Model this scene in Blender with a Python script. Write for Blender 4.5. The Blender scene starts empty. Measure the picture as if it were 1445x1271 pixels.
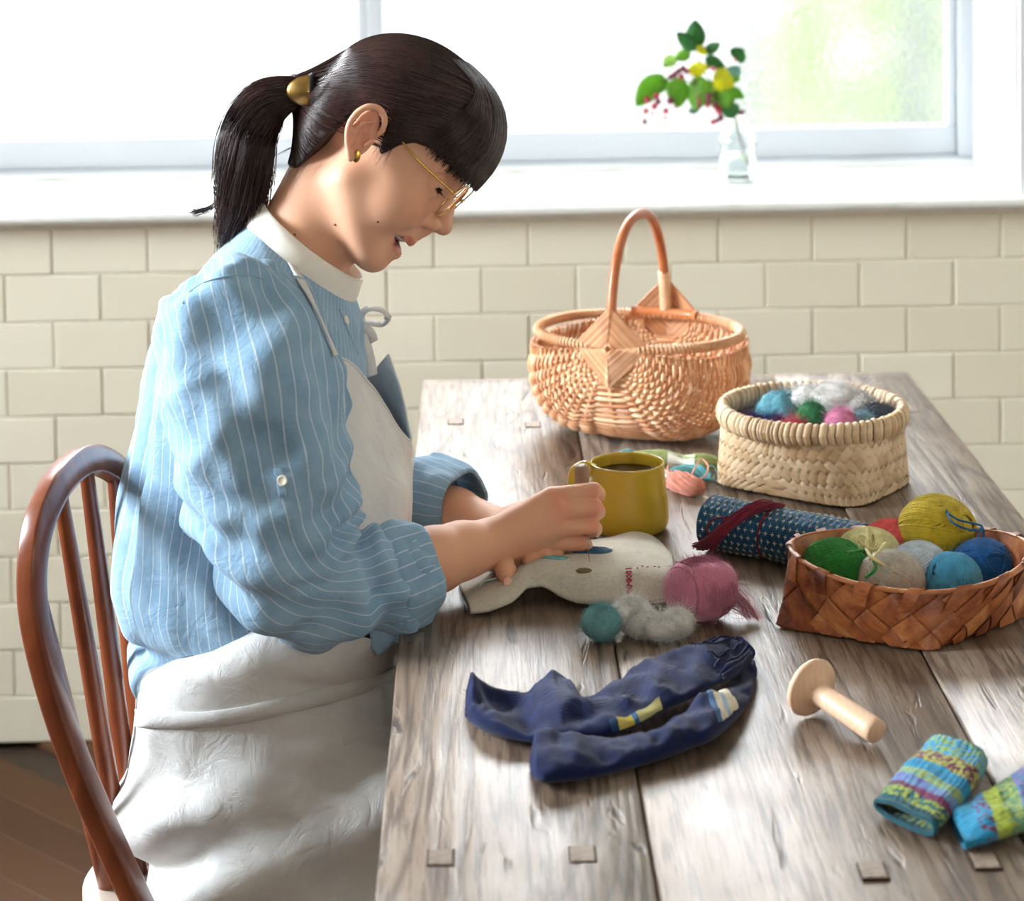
import bpy, bmesh, math, random
import numpy as np
from mathutils import Vector, Matrix, noise

scene = bpy.context.scene
COL = scene.collection
rng = np.random.default_rng(7)
random.seed(7)
PI = math.pi

# ---------------------------------------------------------------- camera
F_PX, YAW, PIT, ROL, CY = 3358.5, 0.0249, 0.0569, -0.0128, -61.72
CAM = np.array([0.0, 0.0, 1.477])


def cam_axes():
    f = np.array([math.sin(YAW) * math.cos(PIT), math.cos(YAW) * math.cos(PIT), -math.sin(PIT)])
    r = np.array([math.cos(YAW), -math.sin(YAW), 0.0])
    u = np.cross(r, f)
    c, s = math.cos(ROL), math.sin(ROL)
    return np.array([c * r + s * u, -s * r + c * u, f])


AX = cam_axes()
cam_data = bpy.data.cameras.new('camera')
cam = bpy.data.objects.new('camera', cam_data)
COL.objects.link(cam)
cam_data.sensor_fit = 'HORIZONTAL'
cam_data.sensor_width = 36.0
cam_data.lens = F_PX * 36.0 / 1445.0
cam_data.shift_y = (CY - 635.5) / 1445.0
cam_data.clip_end = 60.0
cam_data.dof.use_dof = True
cam_data.dof.focus_distance = 2.36
cam_data.dof.aperture_fstop = 7.1
rm = Matrix(((AX[0][0], AX[1][0], -AX[2][0]), (AX[0][1], AX[1][1], -AX[2][1]), (AX[0][2], AX[1][2], -AX[2][2])))
cam.matrix_world = Matrix.Translation(Vector(CAM)) @ rm.to_4x4()
scene.camera = cam

# ---------------------------------------------------------------- light
scene.view_settings.view_transform = 'Standard'
scene.view_settings.look = 'None'
scene.view_settings.gamma = 1.0
scene.view_settings.use_curve_mapping = False
scene.view_settings.exposure = 0.60

world = bpy.data.worlds.new('sky')
scene.world = world
world.use_nodes = True
bg = world.node_tree.nodes['Background']
bg.inputs['Color'].default_value = (0.93, 0.97, 1.0, 1)
bg.inputs['Strength'].default_value = 1.25


def area(name, loc, target, sx, sy, power, color):
    d = bpy.data.lights.new(name, 'AREA')
    d.shape = 'RECTANGLE'
    d.size, d.size_y = sx, sy
    d.energy = power
    d.color = color
    o = bpy.data.objects.new(name, d)
    COL.objects.link(o)
    o.location = loc
    o.rotation_euler = (Vector(target) - Vector(loc)).to_track_quat('-Z', 'Y').to_euler()
    return o


# daylight outside the window behind the table, outside the window in the left wall, and an added soft fill lamp behind the camera, where no door stands
area('window_daylight', (-0.5, 5.3, 2.9), (-0.1, 2.6, 0.75), 2.6, 1.7, 215, (0.93, 0.97, 1.0))
side_light = area('side_window_daylight', (-2.85, 2.45, 1.85), (-0.2, 2.35, 0.85), 1.2, 1.1, 50, (0.87, 0.945, 1.0))
side_light.data.spread = math.radians(92)
area('camera_side_fill', (0.9, -1.9, 1.7), (0.1, 2.6, 0.9), 2.2, 1.9, 19, (1.0, 0.95, 0.89))


# ---------------------------------------------------------------- helpers
def ray(x, y):
    return AX.T @ np.array([(x - 722.5) / F_PX, -(y - CY) / F_PX, 1.0])


def at(x, y, Y):
    """point of the room seen at photo pixel (x, y), at the distance Y from the camera"""
    d = ray(x, y)
    return CAM + d * (Y / d[1])


def on(x, y, z=0.70):
    """point of the level z seen at photo pixel (x, y)"""
    d = ray(x, y)
    return CAM + d * ((z - CAM[2]) / d[2])


def tag(o, label=None, cat=None, group=None, kind=None):
    if label: o['label'] = label
    if cat: o['category'] = cat
    if group: o['group'] = group
    if kind: o['kind'] = kind
    return o


def empty(name, loc=(0, 0, 0), label=None, cat=None, group=None):
    o = bpy.data.objects.new(name, None)
    o.empty_display_size = 0.05
    COL.objects.link(o)
    o.location = loc
    return tag(o, label, cat, group)


def link(name, me, m=None, parent=None, smooth=True):
    o = bpy.data.objects.new(name, me)
    COL.objects.link(o)
    if m is not None and not me.materials:
        me.materials.append(m)
    if parent is not None:
        o.parent = parent
        o.matrix_parent_inverse = parent_inv(parent)
    if smooth:
        me.polygons.foreach_set('use_smooth', np.ones(len(me.polygons), dtype=bool))
    return o


def parent_inv(p):
    return (Matrix.Translation(p.location) @ p.rotation_euler.to_matrix().to_4x4()).inverted()


def mesh_np(name, V, Fq, uv=None, col=None):
    """mesh from numpy vertices and one face array (or a list of face arrays)"""
    V = np.asarray(V, dtype=np.float32).reshape(-1, 3)
    if not isinstance(Fq, list): Fq = [Fq]
    Fq = [np.asarray(f, dtype=np.int32) for f in Fq if len(f)]
    me = bpy.data.meshes.new(name)
    me.vertices.add(len(V))
    me.vertices.foreach_set('co', V.ravel())
    loops = np.concatenate([f.ravel() for f in Fq])
    tot = np.concatenate([np.full(len(f), f.shape[1], dtype=np.int32) for f in Fq])
    start = np.concatenate([[0], np.cumsum(tot)[:-1]]).astype(np.int32)
    me.loops.add(len(loops))
    me.loops.foreach_set('vertex_index', loops)
    me.polygons.add(len(tot))
    me.polygons.foreach_set('loop_start', start)
    me.polygons.foreach_set('loop_total', tot)
    if uv is not None:
        l = me.uv_layers.new(name='UVMap')
        l.data.foreach_set('uv', np.asarray(uv, dtype=np.float32)[loops].ravel())
    if col is not None:
        a = me.color_attributes.new('Col', 'FLOAT_COLOR', 'POINT')
        c = np.ones((len(V), 4), dtype=np.float32); c[:, :np.asarray(col).shape[1]] = col
        a.data.foreach_set('color', c.ravel())
    me.update(calc_edges=True)
    me.validate()
    return me


def grid_faces(nu, nv, wrap_u=False, wrap_v=False, off=0):
    """index of vertex (i over u, j over v) = i*nv + j"""
    iu = np.arange(nu if wrap_u else nu - 1); jv = np.arange(nv if wrap_v else nv - 1)
    I, J = np.meshgrid(iu, jv, indexing='ij')
    I2, J2 = (I + 1) % nu, (J + 1) % nv
    return np.stack([I * nv + J, I2 * nv + J, I2 * nv + J2, I * nv + J2], -1).reshape(-1, 4) + off


def frames(P):
    """tangent, normal, binormal along a path (parallel transport)"""
    P = np.asarray(P, float)
    T = np.gradient(P, axis=0)
    T /= np.linalg.norm(T, axis=1, keepdims=True) + 1e-12
    a = np.array([0, 0, 1.0]) if abs(T[0][2]) < 0.9 else np.array([1.0, 0, 0])
    n = np.cross(T[0], a); n /= np.linalg.norm(n)
    N = [n]
    for i in range(1, len(P)):
        n = N[-1] - T[i] * np.dot(N[-1], T[i])
        n /= np.linalg.norm(n) + 1e-12
        N.append(n)
    N = np.array(N)
    return T, N, np.cross(T, N)


def tube(P, r, sides=8, closed=False, flat=1.0, cap=True):
    """vertices and faces of a tube; r is a number or one per point; flat squashes the binormal"""
    P = np.asarray(P, float); n = len(P)
    r = np.broadcast_to(np.asarray(r, float), (n,))
    if closed:
        Q = np.vstack([P[-1], P, P[0]]); T, N, B = frames(Q); T, N, B = T[1:-1], N[1:-1], B[1:-1]
    else:
        T, N, B = frames(P)
    a = np.arange(sides) * 2 * PI / sides
    V = P[:, None, :] + (N[:, None, :] * np.cos(a)[None, :, None] + B[:, None, :] * (np.sin(a)[None, :, None] * flat)) * r[:, None, None]
    V = V.reshape(-1, 3)
    Fq = [grid_faces(n, sides, wrap_u=closed, wrap_v=True)]
    if cap and not closed:
        V = np.vstack([V, P[0], P[-1]])
        k = np.arange(sides); k2 = (k + 1) % sides
        Fq.append(np.stack([k2, k, np.full(sides, len(V) - 2)], -1))
        o = (n - 1) * sides
        Fq.append(np.stack([o + k, o + k2, np.full(sides, len(V) - 1)], -1))
    return V, Fq


def merge(parts):
    """join several (V, [faces]) into one"""
    Vs, quads, tris, off = [], [], [], 0
    for V, Fl in parts:
        if not isinstance(Fl, list): Fl = [Fl]
        for f in Fl:
            f = np.asarray(f)
            if not len(f): continue
            (quads if f.shape[1] == 4 else tris).append(f + off)
        Vs.append(np.asarray(V)); off += len(V)
    out = []
    if quads: out.append(np.vstack(quads))
    if tris: out.append(np.vstack(tris))
    return np.vstack(Vs), out


def strands(paths, r0, r1=None, sides=3):
    """many thin fibres of equal point count as one (V, F); paths (k, n, 3)"""
    P = np.asarray(paths, float); k, n, _ = P.shape
    T = np.gradient(P, axis=1); T /= np.linalg.norm(T, axis=2, keepdims=True) + 1e-12
    a = np.where(np.abs(T[..., 2:3]) < 0.9, np.array([0, 0, 1.0]), np.array([1.0, 0, 0]))
    N = np.cross(T, a); N /= np.linalg.norm(N, axis=2, keepdims=True) + 1e-12
    B = np.cross(T, N)
    r1 = r0 if r1 is None else r1
    rr = np.linspace(1, 0, n)[None, :, None] * r0 + np.linspace(0, 1, n)[None, :, None] * r1
    if np.ndim(r0) == 2: pass
    V = []
    for s in range(sides):
        t = s * 2 * PI / sides
        V.append(P + (N * math.cos(t) + B * math.sin(t)) * rr)
    V = np.stack(V, 2).reshape(-1, 3)
    base = grid_faces(n, sides, wrap_v=True)
    Fq = (base[None] + (np.arange(k) * n * sides)[:, None, None]).reshape(-1, 4)
    return V, [Fq]


def spline(pts, n, closed=False):
    """Catmull-Rom through pts, n samples"""
    P = np.asarray(pts, float)
    m = len(P)
    if closed:
        idx = np.arange(-1, m + 2) % m; Q = P[idx]; segs = m
    else:
        Q = np.vstack([2 * P[0] - P[1], P, 2 * P[-1] - P[-2]]); segs = m - 1
    t = np.linspace(0, segs, n, endpoint=not closed)
    i = np.minimum(t.astype(int), segs - 1); u = (t - i)[:, None]
    p0, p1, p2, p3 = Q[i], Q[i + 1], Q[i + 2], Q[i + 3]
    return 0.5 * (2 * p1 + (p2 - p0) * u + (2 * p0 - 5 * p1 + 4 * p2 - p3) * u ** 2 + (3 * p1 - p0 - 3 * p2 + p3) * u ** 3)


def lathe(prof, n=48, cap_bottom=False):
    """profile (r, z) turned round z"""
    prof = np.asarray(prof, float)
    a = np.arange(n) * 2 * PI / n
    V = np.stack([prof[:, 0][:, None] * np.cos(a), prof[:, 0][:, None] * np.sin(a), np.repeat(prof[:, 1][:, None], n, 1)], -1).reshape(-1, 3)
    return V, [grid_faces(len(prof), n, wrap_v=True)]


def box(x0, x1, y0, y1, z0, z1, bev=0.0, seg=2):
    bm = bmesh.new()
    bmesh.ops.create_cube(bm, size=1.0)
    for v in bm.verts:
        v.co = Vector(((x0 + x1) / 2 + v.co.x * (x1 - x0), (y0 + y1) / 2 + v.co.y * (y1 - y0), (z0 + z1) / 2 + v.co.z * (z1 - z0)))
    if bev > 0:
        bmesh.ops.bevel(bm, geom=bm.edges[:], offset=bev, segments=seg, profile=0.6, affect='EDGES', clamp_overlap=True)
    me = bpy.data.meshes.new('box')
    bm.to_mesh(me); bm.free()
    return me


def vnoise(P, scale=1.0, octaves=3, seed=0.0, stretch=(1, 1, 1)):
    """smooth noise in about -1..1 at the points P"""
    P = np.asarray(P, float)
    out = np.empty(len(P))
    st = Vector(stretch)
    o = Vector((seed * 13.7, seed * 7.1, seed * 3.3))
    for i, p in enumerate(P):
        q = Vector((p[0] * st.x, p[1] * st.y, p[2] * st.z)) * scale + o
        out[i] = noise.fractal(q, 0.9, 2.1, octaves, noise_basis='PERLIN_ORIGINAL')
    return out


def rot(axis, a):
    return np.array(Matrix.Rotation(a, 3, axis))


# ---------------------------------------------------------------- materials
MATS = {}


class NT:
    def __init__(s, name):
        m = bpy.data.materials.new(name); m.use_nodes = True
        s.m = m; s.t = m.node_tree; s.n = s.t.nodes; s.l = s.t.links
        s.b = s.n['Principled BSDF']; s.out = s.n['Material Output']

    def node(s, typ, **kw):
        n = s.n.new(typ)
        for k, v in kw.items():
            if k.startswith('i_'):
                n.inputs[k[2:].replace('_', ' ')].default_value = v
            else:
                setattr(n, k, v)
        return n

    def link(s, a, b): s.l.new(a, b)

    def ramp(s, fac, stops):
        r = s.n.new('ShaderNodeValToRGB')
        e = r.color_ramp.elements
        while len(e) < len(stops): e.new(0.5)
        for el, (p, c) in zip(e, stops):
            el.position = p; el.color = (*c, 1) if len(c) == 3 else c
        s.link(fac, r.inputs['Fac'])
        return r.outputs['Color']

    def mapping(s, kind='Object', scale=(1, 1, 1), rotv=(0, 0, 0)):
        tc = s.n.new('ShaderNodeTexCoord'); mp = s.n.new('ShaderNodeMapping')
        mp.inputs['Scale'].default_value = scale; mp.inputs['Rotation'].default_value = rotv
        s.link(tc.outputs[kind], mp.inputs['Vector'])
        return mp.outputs['Vector']

    def noise(s, vec, scale, detail=4, rough=0.55, dist=0.0, out='Fac'):
        n = s.n.new('ShaderNodeTexNoise')
        n.inputs['Scale'].default_value = scale; n.inputs['Detail'].default_value = detail
        n.inputs['Roughness'].default_value = rough; n.inputs['Distortion'].default_value = dist
        s.link(vec, n.inputs['Vector'])
        return n.outputs[out]

    def mix(s, fac, a, b, typ='MIX'):
        n = s.n.new('ShaderNodeMix'); n.data_type = 'RGBA'; n.blend_type = typ
        for sock, v in ((n.inputs[0], fac), (n.inputs[6], a), (n.inputs[7], b)):
            if hasattr(v, 'links') or isinstance(v, bpy.types.NodeSocket): s.link(v, sock)
            elif isinstance(v, (int, float)): sock.default_value = v
            else: sock.default_value = (*v, 1)
        return n.outputs[2]

    def math(s, op, a, b=None):
        n = s.n.new('ShaderNodeMath'); n.operation = op
        for sock, v in ((n.inputs[0], a), (n.inputs[1], b)):
            if v is None: continue
            if isinstance(v, bpy.types.NodeSocket): s.link(v, sock)
            else: sock.default_value = v
        return n.outputs[0]

    def bump(s, h, strength=0.3, dist=0.002, normal=None):
        n = s.n.new('ShaderNodeBump')
        n.inputs['Strength'].default_value = strength; n.inputs['Distance'].default_value = dist
        s.link(h, n.inputs['Height'])
        if normal is not None: s.link(normal, n.inputs['Normal'])
        s.link(n.outputs['Normal'], s.b.inputs['Normal'])
        return n.outputs['Normal']

    def set(s, **kw):
        names = dict(color='Base Color', rough='Roughness', metal='Metallic', spec='Specular IOR Level', sheen='Sheen Weight',
                     coat='Coat Weight', sss='Subsurface Weight', trans='Transmission Weight', ior='IOR')
        for k, v in kw.items():
            sock = s.b.inputs[names[k]]
            if isinstance(v, bpy.types.NodeSocket): s.link(v, sock)
            elif k == 'color': sock.default_value = (*v, 1)
            else: sock.default_value = v
        return s


def srgb(r, g, b):
    f = lambda c: ((c / 255 + 0.055) / 1.055) ** 2.4 if c > 10 else c / 255 / 12.92
    return (f(r), f(g), f(b))


def plain(name, rgb, rough=0.6, spec=0.4, var=0.08, scale=30, bump=0.0, bscale=200, metal=0.0, sheen=0.0, bdist=0.001, kind='Object'):
    if name in MATS: return MATS[name]
    n = NT(name)
    v = n.mapping(kind)
    f = n.noise(v, scale, 3)
    c = np.array(rgb)
    n.set(color=n.ramp(f, [(0.3, tuple(np.clip(c * (1 - var), 0, 1))), (0.7, tuple(np.clip(c * (1 + var), 0, 1)))]), rough=rough, spec=spec, metal=metal, sheen=sheen)
    if bump: n.bump(n.noise(v, bscale, 3), bump, bdist)
    MATS[name] = n.m
    return n.m
# ================================================================ the room
WALL_Y = 3.79
mt = NT('painted_tile')
v = mt.mapping('Object')
oi = mt.node('ShaderNodeObjectInfo')
f1 = mt.noise(v, 9, 4)
cr = mt.ramp(mt.math('ADD', mt.math('MULTIPLY', oi.outputs['Random'], 0.5), mt.math('MULTIPLY', f1, 0.5)),
             [(0.2, srgb(226, 219, 198)), (0.8, srgb(233, 227, 208))])
mt.set(color=cr, rough=0.55, spec=0.3)
mt.bump(mt.noise(v, 60, 3), 0.12, 0.002)
M_TILE = mt.m
M_GROUT = plain('painted_joint', srgb(242, 238, 226), 0.6, 0.2)
M_WHITE = plain('white_paint', srgb(222, 224, 225), 0.45, 0.4, 0.02, 6, 0.05, 40)
M_FRAME = plain('window_frame_paint', srgb(196, 201, 207), 0.5, 0.3, 0.02, 6, 0.05, 40)
M_PLASTER = plain('room_plaster', srgb(226, 220, 206), 0.8, 0.2, 0.03, 4)

ms = NT('worn_white_sill')
v = ms.mapping('Object', (1.2, 16, 16))
w = ms.noise(v, 5, 5, 0.65)
ms.set(color=ms.ramp(w, [(0.30, srgb(176, 182, 170)), (0.42, srgb(222, 224, 219)), (0.7, srgb(234, 235, 233))]), rough=0.42)
ms.bump(w, 0.25, 0.002)
M_SILL = ms.m

wall = link('wall_back', box(-2.4, 2.2, WALL_Y, WALL_Y + 0.34, 0, 0.845), M_GROUT, smooth=False)
tag(wall, kind='structure')
TP, TZ = 0.1524, 0.0762
tile_me = box(-TP / 2 + 0.0014, TP / 2 - 0.0014, -0.0034, 0.004, -TZ / 2 + 0.0014, TZ / 2 - 0.0014, 0.0024, 2)
tile_me.materials.append(M_TILE)
for r in range(11):
    for c in range(-9, 18):
        o = link('tile', tile_me, None, wall, smooth=False)
        x = -0.6468 + (c + (0.0 if r % 2 else 0.5)) * TP
        if r % 2 == 0: x = -0.6468 + (c + 0.5) * TP
        else: x = -0.6468 + c * TP
        o.location = (x + random.uniform(-.0008, .0008), WALL_Y - 0.0005 + random.uniform(-.0008, .0008), 0.838 - (r + .5) * TZ)
        o.rotation_euler = (random.uniform(-.006, .006), 0, random.uniform(-.004, .004))
for n, x0, x1, y0, y1, z0, z1 in (('wall_above', -2.4, 2.2, WALL_Y, 4.14, 2.25, 2.6), ('wall_beside', 0.905, 2.2, WALL_Y, 4.14, 0.845, 2.25)):
    tag(link(n, box(x0, x1, y0, y1, z0, z1), M_WHITE, smooth=False), kind='structure')
# window sill: two boards with a round nose
sill = empty('trim_1'); tag(sill, kind='structure')
prof = [(3.79, .848), (3.762, .848)] + [(3.757 - .0105 * math.cos(a), .8575 - .0095 * math.sin(a)) for a in np.linspace(PI / 2 - .2, -PI / 2, 9)] + [(3.79, .868)]
nose = np.array([[x, y, z] for x in (-2.4, 2.2) for y, z in prof])
k = len(prof)
o = link('sill_nose', mesh_np('sill_nose', nose, [grid_faces(2, k)]), M_SILL, sill)
o = link('sill_board', box(-2.4, 0.905, 3.785, 3.868, 0.846, 0.8675, 0.002), M_SILL, sill, False)
o = link('sill_board', box(-2.4, 0.905, 3.8695, 3.962, 0.846, 0.868, 0.002), M_SILL, sill, False)
o = link('sill_board', box(-2.4, 0.905, 3.9635, 4.09, 0.846, 0.8675, 0.002), M_SILL, sill, False)
o = link('sill_upstand', box(-2.4, 0.905, 4.088, 4.12, 0.846, 0.879, 0.003), M_SILL, sill, False)
# boarded jamb on the right
jamb = empty('trim_2'); tag(jamb, kind='structure')
link('jamb_board', box(0.899, 0.925, 3.785, 3.842, 0.868, 2.25, 0.002), M_WHITE, jamb, False)
link('jamb_board', box(0.901, 0.925, 3.844, 4.10, 0.868, 2.25, 0.002), M_WHITE, jamb, False)
link('jamb_casing', box(0.905, 0.99, 3.772, 3.788, 0.868, 2.25, 0.002), M_WHITE, jamb, False)

# frosted glass
mg = NT('frosted_glass')
for n_ in list(mg.n):
    if n_ != mg.out: mg.n.remove(n_)
vg = mg.mapping('Object')
tr = mg.node('ShaderNodeBsdfTransparent')
tr.inputs['Color'].default_value = (1, 1, 1, 1)
rf = mg.node('ShaderNodeBsdfRefraction'); rf.inputs['Roughness'].default_value = 0.18; rf.inputs['IOR'].default_value = 1.09
bp = mg.node('ShaderNodeBump'); bp.inputs['Strength'].default_value = 0.9; bp.inputs['Distance'].default_value = 0.004
mg.link(mg.noise(vg, 95, 2, 0.6), bp.inputs['Height']); mg.link(bp.outputs['Normal'], rf.inputs['Normal'])
gl = mg.node('ShaderNodeBsdfGlossy'); gl.inputs['Roughness'].default_value = 0.25
mx1 = mg.node('ShaderNodeMixShader'); mx1.inputs[0].default_value = 0.06
mg.link(rf.outputs[0], mx1.inputs[1]); mg.link(gl.outputs[0], mx1.inputs[2])
mg.link(mx1.outputs[0], mg.out.inputs['Surface'])
M_GLASS_FROST = mg.m

win = empty('window_1', (0, 4.12, 0.868)); tag(win, kind='structure')
link('frame', box(-2.4, 0.905, 4.098, 4.17, 0.868, 0.884, 0.002), M_FRAME, win, False)
link('frame', box(0.876, 0.905, 4.094, 4.17, 0.884, 2.25, 0.002), M_FRAME, win, False)
link('frame', box(-2.4, 0.905, 4.094, 4.17, 2.2, 2.25, 0.002), M_FRAME, win, False)
for n, x0, x1 in (('sash', -0.150, 0.876), ('sash.001', -1.20, -0.150), ('sash.002', -2.25, -1.20)):
    s = empty('sash', (x0, 4.13, 0.884)); s.parent = win; s.matrix_parent_inverse = parent_inv(win)
    rw, sw = 0.052, 0.026
    link('rail', box(x0 + .001, x1 - .001, 4.112, 4.148, 0.884, 0.884 + rw, 0.003), M_FRAME, s, False)
    link('rail', box(x0 + .001, x1 - .001, 4.112, 4.148, 2.15, 2.2, 0.003), M_FRAME, s, False)
    link('stile', box(x0 + .001, x0 + sw, 4.112, 4.148, 0.884 + rw, 2.15, 0.003), M_FRAME, s, False)
    link('stile', box(x1 - sw * 0.62, x1 - .001, 4.112, 4.148, 0.884 + rw, 2.15, 0.003), M_FRAME, s, False)
    link('pane', box(x0 + sw * .6, x1 - sw * .4, 4.128, 4.132, 0.884 + rw - .004, 2.155), M_GLASS_FROST, s, False)

# the garden outside: pale posts and hedge seen as a blur through the glass
M_HEDGE = plain('sunlit_leaves', (0.60, 0.72, 0.42), 0.6, 0.3, 0.25, 14)
M_POST = plain('weathered_post', (0.30, 0.33, 0.32), 0.8, 0.2, 0.1, 6)
yard = link('ground_outside', box(-8, 8, 4.3, 14, -0.12, -0.02), plain('pale_gravel', (0.75, 0.76, 0.72), 0.9), smooth=False)
tag(yard, kind='structure')
for i, (x, y, w_, h_) in enumerate(((0.78, 6.3, .05, 2.6), (1.27, 6.5, .07, 2.6))):
    o = link('garden_post', box(x - w_ / 2, x + w_ / 2, y - w_ / 2, y + w_ / 2, -0.02, h_, 0.006), M_POST, smooth=False)
    tag(o, ('slim grey post outside the frosted window at the edge of the hedge', 'thicker grey post outside the frosted window in front of the hedge')[i], 'post', 'posts outside the window')
hd = []
nl = 2600
ctr = np.stack([rng.uniform(0.92, 1.62, nl), rng.uniform(6.7, 7.2, nl), rng.uniform(0.0, 2.4, nl)], -1)
for c in ctr:
    a = rng.normal(size=3); a /= np.linalg.norm(a); b = np.cross(a, rng.normal(size=3)); b /= np.linalg.norm(b)
    s_ = rng.uniform(.03, .06)
    hd.append(np.array([c - a * s_, c - b * s_ * .5, c + a * s_, c + b * s_ * .5]))
V = np.vstack(hd)
hedge = link('garden_hedge', mesh_np('garden_hedge', V, [np.arange(len(V)).reshape(-1, 4)]), M_HEDGE, smooth=False)
tag(hedge, 'pale green leafy hedge seen through the frosted window', 'hedge')

# floor boards laid on the diagonal
mf = NT('floor_wood')
vf = mf.mapping('Object', (1, 9, 1))
oi = mf.node('ShaderNodeObjectInfo')
wv = mf.noise(vf, 9, 6, 0.6, 0.6)
base = mf.ramp(oi.outputs['Random'], [(0.0, srgb(62, 38, 25)), (0.35, srgb(92, 60, 36)), (0.7, srgb(108, 74, 44)), (1.0, srgb(78, 50, 31))])
mf.set(color=mf.mix(mf.math('MULTIPLY', wv, 0.8), base, mf.mix(0.5, base, srgb(58, 34, 20)), 'MIX'), rough=0.55, spec=0.25)
mf.bump(wv, 0.1, 0.001)
M_FLOOR = mf.m
floor = link('floor', box(-3, 3, -2.2, WALL_Y + .3, -0.06, -0.012), plain('sub_floor', (0.05, 0.03, 0.02)), smooth=False)
tag(floor, kind='structure')
bl = 0.9
board_me = box(-bl / 2 + .0008, bl / 2 - .0008, -.0405, .0405, -.012, 0, .0012, 1)
board_me.materials.append(M_FLOOR)
e1 = np.array([1, -1, 0]) / math.sqrt(2); e2 = np.array([1, 1, 0]) / math.sqrt(2)
for i in range(-70, 60):
    for j in range(-8, 8):
        c = np.array([-.711, 3.584, 0]) + e2 * (i - .5) * .082 + e1 * ((j + (i * 0.37) % 1) * bl)
        if -2.1 < c[0] < 1.9 and 1.0 < c[1] < WALL_Y - 0.05:
            o = link('board', board_me, None, floor, False)
            o.location = c; o.rotation_euler = (0, 0, -PI / 4)
# the rest of the room, round the camera
tag(link('ceiling', box(-2.6, 2.6, -2.2, 4.14, 2.6, 2.7), M_PLASTER, smooth=False), kind='structure')
tag(link('wall_right', box(2.2, 2.3, -2.2, 3.79, 0, 2.6), M_PLASTER, smooth=False), kind='structure')
tag(link('wall_front', box(-2.6, 2.3, -2.3, -2.2, 0, 2.6), M_PLASTER, smooth=False), kind='structure')
wl = empty('wall_left', (-2.6, 1.0, 0)); tag(wl, kind='structure')
for y0, y1, z0, z1 in ((-2.2, 1.8, 0, 2.6), (3.1, 4.14, 0, 2.6), (1.8, 3.1, 0, 1.2), (1.8, 3.1, 2.45, 2.6)):
    link('wall_panel', box(-2.7, -2.6, y0, y1, z0, z1), M_PLASTER, wl, False)
# ================================================================ the table
tw = NT('weathered_table_wood')
oi = tw.node('ShaderNodeObjectInfo')
tc = tw.n.new('ShaderNodeTexCoord')
add = tw.node('ShaderNodeVectorMath', operation='ADD')
cmb = tw.node('ShaderNodeCombineXYZ')
tw.link(tw.math('MULTIPLY', oi.outputs['Random'], 9.0), cmb.inputs[0]); tw.link(tw.math('MULTIPLY', oi.outputs['Random'], 5.0), cmb.inputs[1])
tw.link(tc.outputs['Object'], add.inputs[0]); tw.link(cmb.outputs[0], add.inputs[1])
mp = tw.node('ShaderNodeMapping'); mp.inputs['Scale'].default_value = (1, 0.16, 1)
tw.link(add.outputs[0], mp.inputs['Vector'])
mp2 = tw.node('ShaderNodeMapping'); mp2.inputs['Scale'].default_value = (1, 0.05, 1)
tw.link(add.outputs[0], mp2.inputs['Vector'])
# cathedral grain: rings of a distorted field
fld = tw.noise(mp.outputs[0], 4.2, 2, 0.4, 0.35)
rings = tw.math('PINGPONG', tw.math('MULTIPLY', fld, 24.0), 0.5)
rings = tw.math('MULTIPLY', rings, 2.0)
fine = tw.noise(mp2.outputs[0], 150, 4, 0.7, 0.2)
blot = tw.noise(tw.mapping('Object', (1, .55, 1)), 7.5, 5, 0.6)
worn = tw.noise(tw.mapping('Object', (1, .5, 1)), 15, 4, 0.6)
crk = tw.noise(mp.outputs[0], 46, 3, 0.55, 0.5)
col = tw.ramp(blot, [(0.25, srgb(106, 88, 72)), (0.5, srgb(134, 116, 100)), (0.72, srgb(164, 152, 140))])
col = tw.mix(tw.math('MULTIPLY', tw.ramp(rings, [(0.0, (1, 1, 1)), (0.26, (0, 0, 0))]), 0.72), col, srgb(80, 64, 53))
col = tw.mix(tw.math('MULTIPLY', tw.ramp(fine, [(0.41, (1, 1, 1)), (0.52, (0, 0, 0))]), 0.78), col, srgb(78, 62, 52))
col = tw.mix(tw.math('MULTIPLY', tw.ramp(crk, [(0.30, (1, 1, 1)), (0.36, (0, 0, 0))]), 0.85), col, srgb(50, 42, 40))
h = tw.math('ADD', tw.math('MULTIPLY', rings, 0.35), tw.math('MULTIPLY', fine, 0.65))
h = tw.math('ADD', h, tw.math('MULTIPLY', tw.ramp(crk, [(0.30, (0, 0, 0)), (0.38, (1, 1, 1))]), 0.9))
tw.set(color=col, rough=tw.math('ADD', 0.22, tw.math('MULTIPLY', worn, 0.5)), spec=0.5, coat=0.2)
tw.b.inputs['Coat Roughness'].default_value = 0.30
tw.b.inputs['Coat IOR'].default_value = 1.45
nb_ = tw.bump(h, 0.65, 0.0018)
tw.link(nb_, tw.b.inputs['Coat Normal'])
M_TABLE = tw.m

TA = -0.009   # turned a touch against the wall
TABX0, TABX1, TABY0, TABY1, TABZ = -0.060, 0.622, 1.50, 3.281, 0.70
table = empty('dining_table', (0.28, 2.39, 0), 'long weathered wooden dining table with plank top and pegged ends', 'table')
table.rotation_euler = (0, 0, TA)


def tabpart(name, me, loc=(0, 0, 0), m=M_TABLE):
    o = bpy.data.objects.new(name, me); COL.objects.link(o)
    if not me.materials: me.materials.append(m)
    o.parent = table; o.location = loc
    return o


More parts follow.
